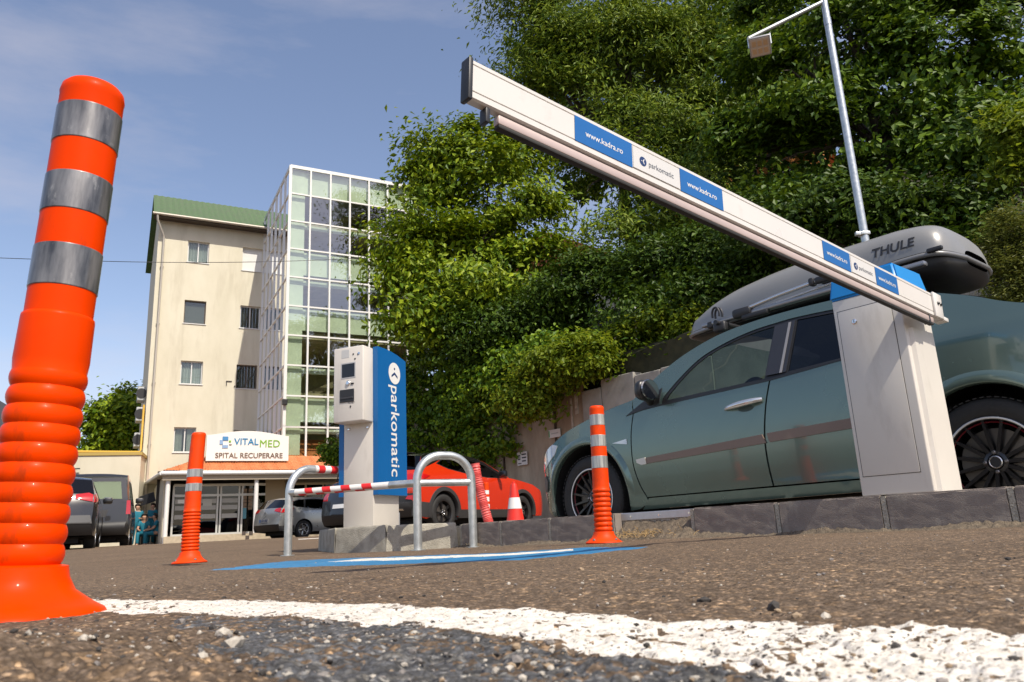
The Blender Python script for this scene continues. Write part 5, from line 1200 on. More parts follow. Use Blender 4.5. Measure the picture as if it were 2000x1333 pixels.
    q = MB(); q.tube([(-.10, -.05, 6.9), (-.10, -.05, 4.75), (-.14, -.2, 4.62), (-3.9, -.5, 4.6)], .05, 10); obj('gas_pipe', q, mat('gas_yellow', (.62, .38, .05), .5), t, world=False, smooth=60)
    q = MB(); q.box((4.0, -.03, 8.0), (.06, .05, .05)); q.box((3.72, -.03, 8.25), (.28, .03, .03)); q.box((3.6, -.03, 8.13), (.03, .03, .25)); obj('wall_bracket', q, M_black, t, world=False)
    # glass stair tower
    TD, U0, CW, ZT2, RH = 6.7, 5.22, .945, 17.34, 1.372; NC, NR = 7, 10; U1 = U0+CW*NC; ZB = ZT2-RH*NR
    fr = MB()
    for k in range(NC+1): fr.box((U0+CW*k, -TD, (ZT2+ZB)/2), (.075 if k else .13, .12, ZT2-ZB+.05))
    for k in range(NR+1): fr.box(((U0+U1)/2, -TD-.003, ZT2-RH*k), (U1-U0, .10, .07 if k else .16))
    ns = 6; sw = TD/ns
    for k in range(ns): fr.box((U0-.003, -TD+sw*(k+1), (ZT2+ZB)/2), (.12, .075, ZT2-ZB+.05))
    for k in range(NR+1): fr.box((U0, -TD/2, ZT2-RH*k), (.10, TD, .07 if k else .16))
    tw = obj('glass_tower', fr, M_alu, t, world=False)
    for k in range(NR):
        z0, z1 = ZT2-RH*(k+1)+.035, ZT2-RH*k-.035
        q = MB()
        for c in range(NC):
            ry = .004*math.sin(c*2.1+k*1.3); q.add([(U0+CW*c+.03, -TD-.01+ry, z0), (U0+CW*(c+1)-.03, -TD-.01-ry, z0), (U0+CW*(c+1)-.03, -TD-.01-ry*.3, z1), (U0+CW*c+.03, -TD-.01+ry*.6, z1)], [(0, 1, 2, 3)])
        obj('glass_panel', q, GL_tower, tw, world=False)
        q = MB()
        for c in range(ns): q.add([(U0-.01, -TD+sw*c+.03, z0), (U0-.01, -TD+sw*(c+1)-.03, z0), (U0-.01, -TD+sw*(c+1)-.03, z1), (U0-.01, -TD+sw*c+.03, z1)], [(0, 3, 2, 1)])
        obj('glass_panel', q, GL_tower, tw, world=False)
    inn = mat('tower_panel_pale', (.66, .70, .56), .8, var=.08, scale=1.5); q = MB()
    for k, hh in ((0, 1.2), (3, 1.1), (5, 1.0), (8, 1.05), (7, .25), (4, .22), (2, .2), (9, .2)):
        z1 = ZT2-RH*k-.06; q.box(((U0+U1)/2+.3, -TD+.22, z1-hh/2), (U1-U0-.7, .06, hh))
    for k in range(NR): q.box((U0+.42, -TD+.18, ZT2-RH*k-RH/2), (.62, .05, RH))
    obj('inner_panel', q, inn, tw, world=False)
    q = MB()
    for k in (2, 4, 6, 8, 10): q.box(((U0+U1)/2, -TD/2, ZT2-RH*k+.1), (U1-U0-.3, TD-.8, .25))
    q.box(((U0+U1)/2, -1.2, (ZT2+ZB)/2), (U1-U0, .2, ZT2-ZB)); q.box((U1-.1, -TD/2, (ZT2+ZB)/2), (.2, TD-.3, ZT2-ZB))
    obj('stair_core', q, mat('stair_core', (.40, .33, .20), .9, var=.2, scale=2), tw, world=False)
    q = MB()
    for k in range(5):
        zz = ZT2-RH*2*k-RH*1.9
        q.add([(U0+1.2, -TD+1.6, zz), (U1-.8, -TD+1.6, zz+RH*1.6), (U1-.8, -TD+3.0, zz+RH*1.6), (U0+1.2, -TD+3.0, zz), (U0+1.2, -TD+1.6, zz+.3), (U1-.8, -TD+1.6, zz+RH*1.6+.3)], [(0, 1, 2, 3), (0, 4, 5, 1)])
    obj('stair_flight', q, mat('stair_brown', (.20, .165, .10), .8), tw, world=False)
    q = MB(); q.box(((U0+U1)/2, -TD/2, ZT2+.02), (U1-U0+.1, TD+.1, .05)); obj('tower_roof', q, M_alu, tw, world=False)
    q = MB(); q.box(((U0+U1)/2, -TD/2+.2, ZB/2-.15), (U1-U0, TD-.4, ZB-.1)); obj('tower_base', q, M_stucco, tw, world=False)
    q = MB(); q.box((U0-.02, -TD-.16, 6.05), (.22, .16, .26), bev=.02); q.box((U0-.02, -TD-.02, 6.05), (.05, .2, .05)); obj('floodlight', q, M_black, tw, world=False)
    # entrance porch
    B = -8.0
    ul, zl = FU(318, 922, B-.4); ur = 13.0; ze = zl
    cl, cr_ = FU(324, 1000, B)[0], FU(497, 1000, B)[0]
    fz = FU(400, 1046, B+.1)[1]
    gz_ = .25
    # roof with pantile waves, hipped at the left
    def zr(u, b): return ze+.42*min(b-(B-.45), (u-ul)*1.0+.0)
    rows = []; nb, nu = 22, 260
    for i in range(nb+1):
        b = B-.45+4.2*i/nb; row = []
        for j in range(nu+1):
            u = ul+(ur-ul)*(j/nu); row.append((u, b, zr(u, b)+.035*abs(math.sin(j*pi/2.2))+.03*(1-(i*3 % 3)/3)+(.02 if i % 2 else 0)))
        rows.append(row)
    m = MB(); m.grid(rows); po = obj('porch_roof', m, M_orangetile, t, world=False)
    m = MB(); m.add([(ul, B-.45, ze), (ul+3.6, B+3.3, ze+.42*3.6), (ul, .0, ze+.5), (ul-.2, .0, ze+.3)], [(0, 1, 2, 3)]); obj('porch_hip', m, M_orangetile, po, world=False)
    m = MB(); m.tube([(ul-.05, B-.50, ze-.06), (ur, B-.50, ze-.06)], .085, 12); m.tube([(ul-.05, B-.50, ze-.06), (ul-.25, 0, ze+.25)], .07, 12); obj('gutter', m, mat('gutter_white', (.70, .70, .70), .4), po, world=False, smooth=60)
    m = MB(); m.box(((ul+ur)/2, B-.40, ze-.20), (ur-ul, .06, .24)); m.add([(ul, B-.4, ze-.1), (ur, B-.4, ze-.1), (ur, B+1.4, ze-.1), (ul, B+1.4, ze-.1)], [(0, 1, 2, 3)]); m.add([(ul-.1, B-.4, ze-.12), (ul+.5, B-.4, ze-.12), (ul+.5, 0, ze+.18), (ul-.25, 0, ze+.18)], [(0, 1, 2, 3)]); obj('fascia', m, mat('fascia_beige', (.40, .335, .25), .8), po, world=False)
    for u in (cl, cr_, cr_+4.2):
        q = MB(); q.tube([(u, B-.25, gz_-.2), (u, B-.25, ze-.2)], .085, 16); obj('porch_column', q, mat('column_white', (.74, .72, .70), .5), t, world=False, smooth=60)
    q = MB(); q.box((ul+.22, (B+.6)/2, ze/2+.1), (.22, -B-.6, ze-.3)); obj('porch_side_wall', q, M_stucco, t, world=False)
    WB = B+.9
    q = MB(); q.box(((cl+ur)/2, B+.35, (fz+gz_)/2-.15), (ur-cl+.1, 1.5, fz-gz_+.3)); obj('porch_floor', q, mat('tile_beige', (.46, .38, .27), .7, var=.12, scale=8), t, world=False)
    u_ = lambda px: FU(px, 1000, WB)[0]
    zt = FU(400, 948, WB)[1]; zd = FU(400, 968, WB)[1]
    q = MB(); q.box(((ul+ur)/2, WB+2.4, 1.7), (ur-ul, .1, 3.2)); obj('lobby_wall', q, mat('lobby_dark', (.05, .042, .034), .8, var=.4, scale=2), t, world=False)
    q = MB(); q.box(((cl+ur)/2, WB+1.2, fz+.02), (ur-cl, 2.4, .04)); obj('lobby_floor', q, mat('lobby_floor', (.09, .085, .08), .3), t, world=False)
    q = MB(); q.box((u_(536), WB, (fz+ze)/2), (u_(556)-u_(518), .12, ze-fz-.2)); obj('entrance_wall', q, mat('wall_tan', (.30, .24, .16), .85), t, world=False)
    alu = mat('door_aluminium', (.52, .52, .50), .4, .3)
    bars = [337, 424, 430, 466, 472, 497, 519]
    f = MB()
    for px in bars: f.box((u_(px), WB, (fz+zt)/2), (.07, .08, zt-fz))
    f.box(((u_(337)+u_(519))/2, WB-.003, zd), (u_(519)-u_(337), .09, .09)); f.box(((u_(337)+u_(519))/2, WB-.003, zt), (u_(519)-u_(337), .09, .10)); f.box(((u_(337)+u_(519))/2, WB-.003, fz+.05), (u_(519)-u_(337), .09, .08))
    dr = obj('entrance_door', f, alu, t, world=False)
    for a, b in ((337, 424), (430, 466), (472, 497), (497, 519)):
        q = MB(); q.box(((u_(a)+u_(b))/2, WB, (fz+zt)/2), (u_(b)-u_(a)-.07, .012, zt-fz-.1)); obj('door_pane', q, GL_door, dr, world=False)
    for py in (979, 992, 1009):
        z = FU(400, py, WB)[1]; q = MB()
        for a, b in ((339, 423), (431, 465)): q.box(((u_(a)+u_(b))/2, WB-.012, z), (u_(b)-u_(a)-.07, .004, .17)); 
        obj('frosted_stripe', q, mat('frosted_stripe', (.36, .36, .35), .6), dr, world=False)
    q = MB(); q.box((u_(354), WB-.014, FU(354, 980, WB)[1]), (.30, .004, .14)); obj('notice', q, M_white, dr, world=False)
    q = MB(); q.box((u_(404), WB-.017, FU(404, 982, WB)[1]), (.34, .004, .26)); obj('notice', q, mat('notice_grey', (.45, .45, .43), .6), dr, world=False)
    q = MB()
    for r_ in range(6):
        for c_ in range(2): q.box((u_(477)+.22*c_, WB-.012, FU(477, 958+7*r_, WB)[1]), (.16, .004, .12))
    obj('notice', q, mat('notice_brown', (.22, .15, .10), .7), dr, world=False)
    q = MB(); q.box((u_(476), WB-.014, FU(476, 1003, WB)[1]), (.20, .004, .42)); obj('notice', q, mat('notice_blue', (.08, .24, .32), .6), dr, world=False)
    q = MB(); q.lathe([(.14, 0), (.13, .05), (0, .05)], 20, M=basis((u_(452), WB+.9, FU(452, 943, WB)[1]+.12), (1, 0, 0), (0, 0, 1), (0, -1, 0)), cap=False)
    f = MB(); 
    for px in (562, 596, 630, 664): f.box((u_(px), WB, (fz+.9+zt)/2), (.07, .08, zt-fz-.9))
    f.box(((u_(562)+u_(664))/2, WB-.003, zt), (u_(664)-u_(562), .09, .09)); f.box(((u_(562)+u_(664))/2, WB-.003, fz+.9), (u_(664)-u_(562), .09, .09))
    w_ = obj('porch_window', f, mat('frame_tan', (.36, .31, .22), .6), t, world=False)
    q = MB(); q.box(((u_(562)+u_(664))/2, WB+.01, (fz+.9+zt)/2), (u_(664)-u_(562), .012, zt-fz-.9)); obj('pane', q, GL_door, w_, world=False)
    q = MB(); q.box(((u_(556)+u_(700))/2, WB, fz+.45), (u_(700)-u_(556), .10, .9)); obj('window_wall', q, MATS['wall_tan'], t, world=False)
    for k, (px, py) in enumerate(((476, 1042), (483, 1050), (490, 1042))):
        q = MB(); z = FU(px, py, B-.4)[1]; q.box((FU(px, py, B-.4)[0], B-.405, z), (.14, .012, .14)); obj('dark_tile', q, mat('tile_dark', (.08, .06, .05), .6), t, world=False)
    # sign
    SB = B+.35
    P = lambda px, py: FU(px, py, SB)
    (x0, z0), (x1, z1) = P(402, 899), P(563, 902)
    z0 = (z0+z1)/2; top = P(403, 850)[1]; mid = P(484, 843)[1]; wdt = x1-x0
    so_ = thing('entrance_sign', 'white arched hospital sign with blue, green and brown lettering on the porch roof', 'sign', MBD @ Matrix.Translation((x0, SB, z0)))
    h0, h1 = top-z0, mid-z0+.02
    arcp = [(wdt*k/30, h0+(h1-h0)*max(0, sin(pi*k/30))**1.3) for k in range(31)]
    Ms = basis((0, 0, 0), (1, 0, 0), (0, 0, 1), (0, -1, 0))
    q = MB(); q.prism([(0, 0), (wdt, 0)]+arcp[::-1], -.16, 0, Ms); obj('board', q, mat('sign_white', (.78, .76, .72), .45), so_, world=False)
    S = wdt/161.0
    def pos(px, py): return ((px-402)*S, (901-py)*S*1.02-(px-402)*S*.012)
    def word(s, size, bold, px, py, m, wpx, d=.02):
        vs, fs = textmesh(s, size, bold); w0 = max(v[0] for v in vs)-min(v[0] for v in vs); k = wpx*S/w0; cx, cz = pos(px, py)
        q = MB(); n = len(vs); q.add([(x*k+cx, -d, y*k*1.02+cz) for x, y, _ in vs], fs); obj('lettering', q, m, so_, world=False)
    word('VITAL', .5, .012, 478, 862.5, mat('sign_letter_blue', (.012, .20, .42), .4), 48); word('MED', .5, .0, 524.5, 865.5, mat('sign_letter_green', (.19, .42, .01), .4), 40)
    word('SPITAL RECUPERARE', .4, .014, 485, 890, mat('sign_letter_brown', (.16, .11, .08), .5), 132)
    q = MB(); e = .085
    def sq(px, py, w_px, h_px, m_):
        q = MB(); x, z = pos(px, py); q.box((x, -.014, z), (w_px*S, .02, h_px*S)); obj('emblem_block', q, m_, so_, world=False)
    lb = mat('emblem_blue', (.07, .24, .48), .4); lp = mat('emblem_pale', (.25, .38, .58), .4)
    sq(437, 856.5, 11, 8, lb); sq(429.5, 864, 6.5, 9, lp); sq(437, 872.5, 11, 6, lp); sq(446, 862, 4, 3.5, MATS['sign_letter_green']); sq(447, 868.5, 5, 1.6, MATS['sign_letter_brown'])
    for x in (.4, wdt-.4):
        q = MB(); q.tube([(x, .16, .1), (x, .9, -.05)], .03, 8); obj('bracket', q, M_black, so_, world=False)
    return t
hospital()
def annex():
    a, b = at(40, 1000, 33), at(268, 1000, 34.5); e = Vector((b.x-a.x, b.y-a.y, 0)); L = e.length; e.normalize(); bk = Vector((-e.y, e.x, 0)); M = basis((a.x, a.y, 0), e, bk, UP)
    t = thing('annex_building', 'low cream annex wall with a yellow coping left of the hospital', 'building', M)
    zt = at(220, 884, 34).z
    q = MB(); q.box((L/2, 2, zt/2-.1), (L, 4, zt)); obj('wall', q, M_stucco, t, world=False)
    q = MB(); q.box((L/2, 2, zt-.05), (L+.1, 4.1, .14)); obj('coping', q, mat('coping_yellow', (.42, .30, .08), .7), t, world=False)
    xl = (at(160, 880, 33.6)-Vector((a.x, a.y, 0))).dot(e)
    q = MB(); q.tube([(xl-2.2, -.15, zt-.75), (xl, -.15, zt-.70)], .03, 8); q.tube([(xl-2.2, -.15, zt-1.0), (xl+.1, -.15, zt-1.0)], .03, 8); obj('cable_bracket', q, M_black, t, world=False)
annex()
def side_house():
    p = at(-45, 1000, 22); M = basis((p.x-4, p.y+1, 0), (.88, .47, 0), (-.47, .88, 0), UP)
    t = thing('side_building', 'dark roofed blue grey building at the left edge of the picture', 'building', M)
    q = MB(); q.box((2.2, 4, 2.0), (4.2, 8, 4.2)); obj('wall', q, mat('wall_bluegrey', (.16, .22, .28), .7, var=.1), t, world=False)
    q = MB(); q.prism([(-.3, 4.05), (4.6, 4.05), (2.1, 5.6)], -.3, 8.3, basis((0, 0, 0), (1, 0, 0), (0, 0, 1), (0, -1, 0)) @ Matrix.Translation((0, 0, -8))); obj('roof', q, mat('roof_slate', (.05, .055, .07), .7), t, world=False)
    q = MB(); q.box((3.0, -.03, 2.6), (.9, .06, 1.2)); w_ = obj('window', q, M_frame, t, world=False)
    q = MB(); q.box((3.0, -.065, 2.6), (.76, .02, 1.06)); obj('pane', q, mat('pane_dark', (.05, .07, .09), .08), w_, world=False)
side_house()
def cable():
    a, b = at(-60, 502, 24), at(800, 500, 30); pts = [a.lerp(b, k/30)-Vector((0, 0, .25*math.sin(pi*k/30))) for k in range(31)]
    q = MB(); q.tube(pts, .012, 6); tag(obj('overhead_cable', q, M_black, smooth=60), 'thin black overhead cable crossing the sky in front of the hospital facade', 'cable')
cable()

# ------------------------------------------------------------------ nurses
M_skin = mat('skin', (.42, .24, .16), .55); M_scrub = mat('scrubs_teal', (.006, .14, .20), .8, var=.15, scale=20); M_hair = mat('hair_dark', (.025, .016, .012), .6)
def skin_obj(name, verts, edges, radii, m, parent, sub=2, root=0):
    me = bpy.data.meshes.new('s'); me.from_pydata(verts, edges, []); o = bpy.data.objects.new('s', me); COL.objects.link(o)
    md = o.modifiers.new('skin', 'SKIN')
    for i, r in enumerate(radii): me.skin_vertices[0].data[i].radius = (r, r) if not isinstance(r, tuple) else r
    me.skin_vertices[0].data[root].use_root = True; md.use_smooth_shade = True
    o.modifiers.new('sub', 'SUBSURF').levels = sub
    dg = bpy.context.evaluated_depsgraph_get(); dg.update(); mm = bpy.data.meshes.new_from_object(o.evaluated_get(dg)); bpy.data.objects.remove(o)
    mm.name = name; mm.materials.clear(); mm.materials.append(m); r = bpy.data.objects.new(name, mm); COL.objects.link(r); r.parent = parent; return r
def person(lab, pos, face, pose, hair='bun'):
    f = Vector((face[0], face[1], 0)).normalized(); rt = Vector((f.y, -f.x, 0)); M = basis(pos, rt, f, UP)   # x right, y forward
    t = thing('person', lab, 'person', M, 'nurses in teal scrubs beside the entrance')
    J = pose; names = list(J); idx = {n: i for i, n in enumerate(names)}
    ch = [('pelvis', 'waist'), ('waist', 'chest'), ('chest', 'neck'), ('neck', 'head0'), ('head0', 'head1'), ('head1', 'head2')]
    for s in 'LR': ch += [('chest', 'sh'+s), ('sh'+s, 'el'+s), ('el'+s, 'wr'+s), ('wr'+s, 'hd'+s), ('pelvis', 'hp'+s), ('hp'+s, 'kn'+s), ('kn'+s, 'an'+s), ('an'+s, 'to'+s)]
    R_ = dict(pelvis=.115, waist=.10, chest=.125, neck=.05, head0=.07, head1=.095, head2=.075)
    for s in 'LR': R_.update({'sh'+s: .062, 'el'+s: .042, 'wr'+s: .029, 'hd'+s: .032, 'hp'+s: .088, 'kn'+s: .056, 'an'+s: .038, 'to'+s: .034})
    skin_obj('body', [J[n] for n in names], [(idx[a], idx[b]) for a, b in ch], [R_[n] for n in names], M_skin, t, 2, idx['pelvis'])
    cn = ['pelvis', 'waist', 'chest']+[q+s for s in 'LR' for q in ('sh', 'el', 'hp', 'kn', 'an')]; ci = {n: i for i, n in enumerate(cn)}
    cv = {n: Vector(J[n]) for n in cn}
    for s in 'LR': cv['el'+s] = cv['sh'+s].lerp(cv['el'+s], .72)
    skin_obj('scrubs', [cv[n] for n in cn], [(ci[a], ci[b]) for a, b in ch if a in ci and b in ci], [R_[n]*1.16+.014 for n in cn], M_scrub, t, 2, ci['pelvis'])
    h1 = Vector(J['head1']); m = MB(); bm = bmesh.new(); bmesh.ops.create_uvsphere(bm, u_segments=16, v_segments=10, radius=.115)
    bmesh.ops.delete(bm, geom=[v for v in bm.verts if v.co.y > .035 and v.co.z < .045], context='VERTS'); bm.verts.index_update()
    m.add([v.co+h1+Vector((0, -.02, .035)) for v in bm.verts], [tuple(v.index for v in q.verts) for q in bm.faces]); bm.free()
    if hair == 'bun': m.lathe([(0, -.05), (.045, -.02), (.05, .01), (.03, .04), (0, .05)], 12, M=Matrix.Translation(h1+Vector((0, -.13, .05))), cap=False)
    obj('hair', m, M_hair, t, world=False, smooth=60)
    m = MB()
    for s in 'LR': m.box(Vector(J['to'+s])*.5+Vector(J['an'+s])*.5+Vector((0, .01, -.035)), (.085, .25, .075), bev=.03)
    obj('shoe', m, mat('shoe_white', (.6, .6, .58), .6), t, world=False, smooth=40)
STAND = dict(pelvis=(0, 0, .92), waist=(0, .01, 1.06), chest=(0, 0, 1.28), neck=(0, 0, 1.42), head0=(0, .01, 1.47), head1=(0, .02, 1.56), head2=(0, .02, 1.62),
    shL=(-.17, 0, 1.35), elL=(-.22, .03, 1.09), wrL=(-.12, .20, 1.10), hdL=(-.04, .24, 1.12), shR=(.17, 0, 1.35), elR=(.22, .0, 1.08), wrR=(.23, .06, .85), hdR=(.23, .08, .77),
    hpL=(-.09, 0, .86), knL=(-.10, .03, .48), anL=(-.10, 0, .08), toL=(-.11, .13, .04), hpR=(.09, 0, .86), knR=(.11, .03, .48), anR=(.12, 0, .08), toR=(.14, .13, .04))
SIT = dict(pelvis=(0, 0, .52), waist=(0, .04, .66), chest=(0, .08, .87), neck=(0, .12, 1.01), head0=(0, .14, 1.06), head1=(0, .16, 1.15), head2=(0, .16, 1.21),
    shL=(-.17, .08, .94), elL=(-.21, .18, .70), wrL=(-.12, .40, .63), hdL=(-.06, .44, .60), shR=(.17, .08, .94), elR=(.21, .18, .70), wrR=(.12, .40, .63), hdR=(.05, .45, .62),
    hpL=(-.10, .02, .50), knL=(-.14, .45, .50), anL=(-.13, .42, .09), toL=(-.14, .55, .04), hpR=(.10, .02, .50), knR=(.15, .45, .50), anR=(.14, .46, .09), toR=(.15, .59, .04))
def ppl():
    for lab, px, Y, pose, face, hair in (('person in teal scrubs standing beside the dark van, arm raised across the body', 264, 31.3, STAND, (.5, -.85), 'bun'), ('person in teal scrubs sitting on the bench, leftmost of the two who sit', 280, 31.2, SIT, (.25, -.95), ''), ('person in teal scrubs standing behind the bench with one hand at the chest', 294, 32.0, STAND, (-.3, -.95), 'bun'), ('person in teal scrubs sitting bent forward next to the white porch column', 307, 31.2, SIT, (-.85, -.5), '')):
        p = at(px, 1062, Y); g = float(gz(p.x, p.y))
        if 'behind' in lab: g += .05
        person(lab, (p.x, p.y, g), face, pose, hair)
    a, b = at(272, 1060, 31.45), at(316, 1060, 31.45); e = Vector((b.x-a.x, b.y-a.y, 0)); L = e.length; e.normalize()
    M = basis((a.x, a.y+.1, float(gz(a.x, a.y))), e, Vector((-e.y, e.x, 0)), UP)
    t = thing('bench', 'low bench under the sitting nurses by the porch wall', 'bench', M)
    q = MB(); q.box((L/2, .05, .42), (L, .36, .05), bev=.01); obj('seat', q, mat('bench_wood', (.16, .10, .06), .7), t, world=False)
    for x in (.1, L-.1): q = MB(); q.box((x, .05, .2), (.05, .32, .4)); obj('leg', q, M_black, t, world=False)
ppl()
def notice_board():
    p = at(288, 975, 32.2); t = thing('notice_board', 'black slanted board fixed to the porch wall above the nurses', 'board', Vector((p.x, p.y, p.z)))
    q = MB(); q.box((0, 0, 0), (.62, .05, .40), Matrix.Rotation(-.28, 4, 'Y'), bev=.01); obj('panel', q, M_black, t, world=False)
    q = MB(); q.box((.1, .18, 0), (.05, .32, .05)); obj('bracket', q, M_black, t, world=False)
notice_board()

# ------------------------------------------------------------------ retaining wall, bank
W0 = Vector((1.25, 18.6, 0)); WN = -N
M_wall = mat('retaining_concrete', (.22, .172, .118), .95, col2=(.46, .39, .29), scale=1.6, detail=12, bump=.6, bscale=30, lo=.3, hi=.7, stretch=(1, 1, .32))
M_panel = mat('panel_concrete', (.27, .255, .22), .9, col2=(.36, .34, .30), scale=3, detail=9, bump=.3, bscale=60)
def wallhit(px, py, off=0): return onplane(px, py, W0-N*off, N)
def wallM(): return basis((W0.x, W0.y, 0), -H, N, UP)     # x along the wall towards the right, y into the bank
def wx(px, py=900, off=0): return (wallM().inverted() @ wallhit(px, py, off)).x
def retaining():
    M = wallM(); t = thing('retaining_wall', 'tall stained concrete retaining wall overgrown with ivy behind the red car', 'wall', M)
    xs = wx(1150); zt = wallhit(1100, 748).z
    q = MB(); rows = []
    for i in range(120):
        x = -11.5+(xs+11.5)*i/119; rows.append([(x, -.015*math.sin(x*1.1)-.01*(1 if int(x/1.2) % 2 else 0), z) for z in (-.3, 1, 2, 3, zt+.03*math.sin(x*2.3))]+[(x, .4, zt)])
    q.grid(rows, flip=True); obj('wall_face', q, M_wall, t, world=False)
    x = -10.9
    while x < xs:
        q = MB(); q.box((x, -.02, zt/2), (.05, .04, zt)); obj('joint', q, mat('joint_dark', (.06, .045, .032), .95), t, world=False); x += 2.1
    for a, b, py in ((1150, 1190, 757), (1190, 1258, 729), (1258, 1312, 722), (1312, 1420, 700)):
        x0, x1 = wx(a), wx(b); zz = wallhit((a+b)/2, py, .1).z; q = MB(); q.box(((x0+x1)/2, .05, zz/2-.15), (x1-x0-.02, .30, zz+.3), bev=.02); obj('concrete_panel', q, M_panel, t, world=False)
    x0 = wx(1420); q = MB(); q.box((x0+6, .06, 1.7), (12, .3, 3.6)); obj('concrete_panel', q, M_panel, t, world=False)
    for px, py, w_, h_ in ((1127, 788, .10, .55), (1118, 810, .05, .8)):
        p = M.inverted() @ wallhit(px, py); q = MB(); q.box((p.x, -.022, p.z), (w_, .02, h_)); obj('lime_streak', q, mat('lime_streak', (.48, .44, .37), .9, var=.3, scale=9), t, world=False)
    # bank behind
    rows = []
    for i in range(140):
        x = -11.5+29.5*i/139; row = [M @ Vector((x, .28, -.3))]
        for k in range(56):
            y = .3+.45*k; z = zt-.25+.50*y+.035*max(0, y-9)**1.5+.5*float(vnoise(np.array(x*.5), np.array(y*.5), 5))+.25*float(vnoise(np.array(x*2.), np.array(y*2.), 6)); row.append(M @ Vector((x, y, z)))
        rows.append(row)
    q = MB(); q.grid(rows, flip=True); tag(obj('hillside', q, mat('bank_earth', (.018, .020, .009), .95, col2=(.048, .044, .02), scale=3, detail=9), smooth=60), kind='structure')
retaining()
def wall_sign(px, py, w_, h_, lab, rows):
    p = wallhit(px, py, .06); M = basis(p, -H, UP, -N); t = thing('wall_sign', lab, 'sign', M)
    q = MB(); q.box((0, 0, 0), (w_, h_, .02), bev=.004); obj('plate', q, mat('sign_plate', (.66, .65, .62), .5), t, world=False)
    for name, parts, m in rows:
        q = MB()
        for c, s in parts: q.box((c[0]*w_, c[1]*h_, .0125), (s[0]*w_, s[1]*h_, .004))
        obj(name, q, m, t, world=False)
g_ = MATS['groove_dark']
wall_sign(1020, 896, .40, .34, 'small white parking notice on the retaining wall above the red car', [('printing', [((.22, .30), (.42, .10)), ((.22, .05), (.42, .10)), ((.20, -.20), (.36, .10)), ((-.27, .25), (.22, .08)), ((-.27, -.05), (.22, .08)), ((-.34, .10), (.06, .34)), ((-.20, .10), (.06, .34)), ((-.25, -.36), (.34, .06))], g_)])
wall_sign(1083, 847, .42, .20, 'small white strip sign with a green edge on the retaining wall', [('green_edge', [((-.44, 0), (.08, .8))], mat('sign_green', (.05, .32, .10), .5)), ('printing', [((.05, .0), (.62, .12))], mat('print_pale', (.40, .42, .40), .6))])

# ------------------------------------------------------------------ street lamp
def lamp():
    b = at(1690, 470, 9.5); g = .16; top = at(1606, 2, 9.5).z
    t = thing('street_lamp', 'tall galvanised lamp post with a square floodlight on a side arm', 'street lamp', Vector((b.x, b.y, g)))
    h = top-g
    q = MB(); q.tube([(0, 0, 0), (0, 0, h*.52), (0, 0, h)], [.057, .053, .047], 24); obj('pole', q, M_galv, t, world=False, smooth=60)
    q = MB(); q.tube([(0, 0, h-.42), (0, 0, h-.30)], .052, 24); obj('collar', q, M_galv, t, world=False, smooth=40); q = MB(); q.box((0, 0, 3.72-g), (.12, .12, .05), bev=.01); q.box((-.08, -.02, 3.72-g), (.10, .06, .05), bev=.008); obj('collar', q, M_galv, t, world=False, smooth=40)
    e = onplane(1462, 76, b, (0, 1, 0))-Vector((b.x, b.y, g)); e.z = e.z
    q = MB(); q.tube([(0, 0, h-.01), (e.x, e.y, e.z)], .030, 18); obj('arm', q, M_galv, t, world=False, smooth=60)
    ax = (Vector((0, 0, h))-e).normalized()
    c = e+ax*.10+Vector((0.05, -.02, -.20))
    nrm = Vector((-.25, -.52, -.82)).normalized(); x = (ax-nrm*ax.dot(nrm)).normalized(); M = basis(c, x, nrm.cross(x), nrm)
    q = MB(); q.box((0, 0, -.03), (.29, .29, .05), M, bev=.012); fl = obj('floodlight', q, mat('lamp_housing', (.45, .44, .43), .4, .6), t, world=False, smooth=30)
    q = MB(); q.box((0, 0, -.003), (.25, .25, .010), M, bev=.003); obj('diffuser', q, mat('lamp_lens', (.62, .50, .40), .25), fl, world=False)
    for i in range(3):
        for j in range(2):
            q = MB(); q.box((-.078+.078*i, -.055+.11*j, .003), (.056, .075, .006), M, bev=.002); obj('led_chip', q, mat('led_amber', (.62, .40, .22), .3), fl, world=False)
    for k in range(5): q = MB(); q.box((-.09+.045*k, 0, -.065), (.006, .20, .03), M); obj('cooling_fin', q, MATS['lamp_housing'], fl, world=False)
    q = MB()
    for s in (-1, 1): q.tube([M @ Vector((s*.15, 0, -.03)), M @ Vector((s*.15, 0, -.03))+Vector((0, 0, .17))], .012, 10)
    obj('yoke', q, M_galv, t, world=False, smooth=40)
lamp()

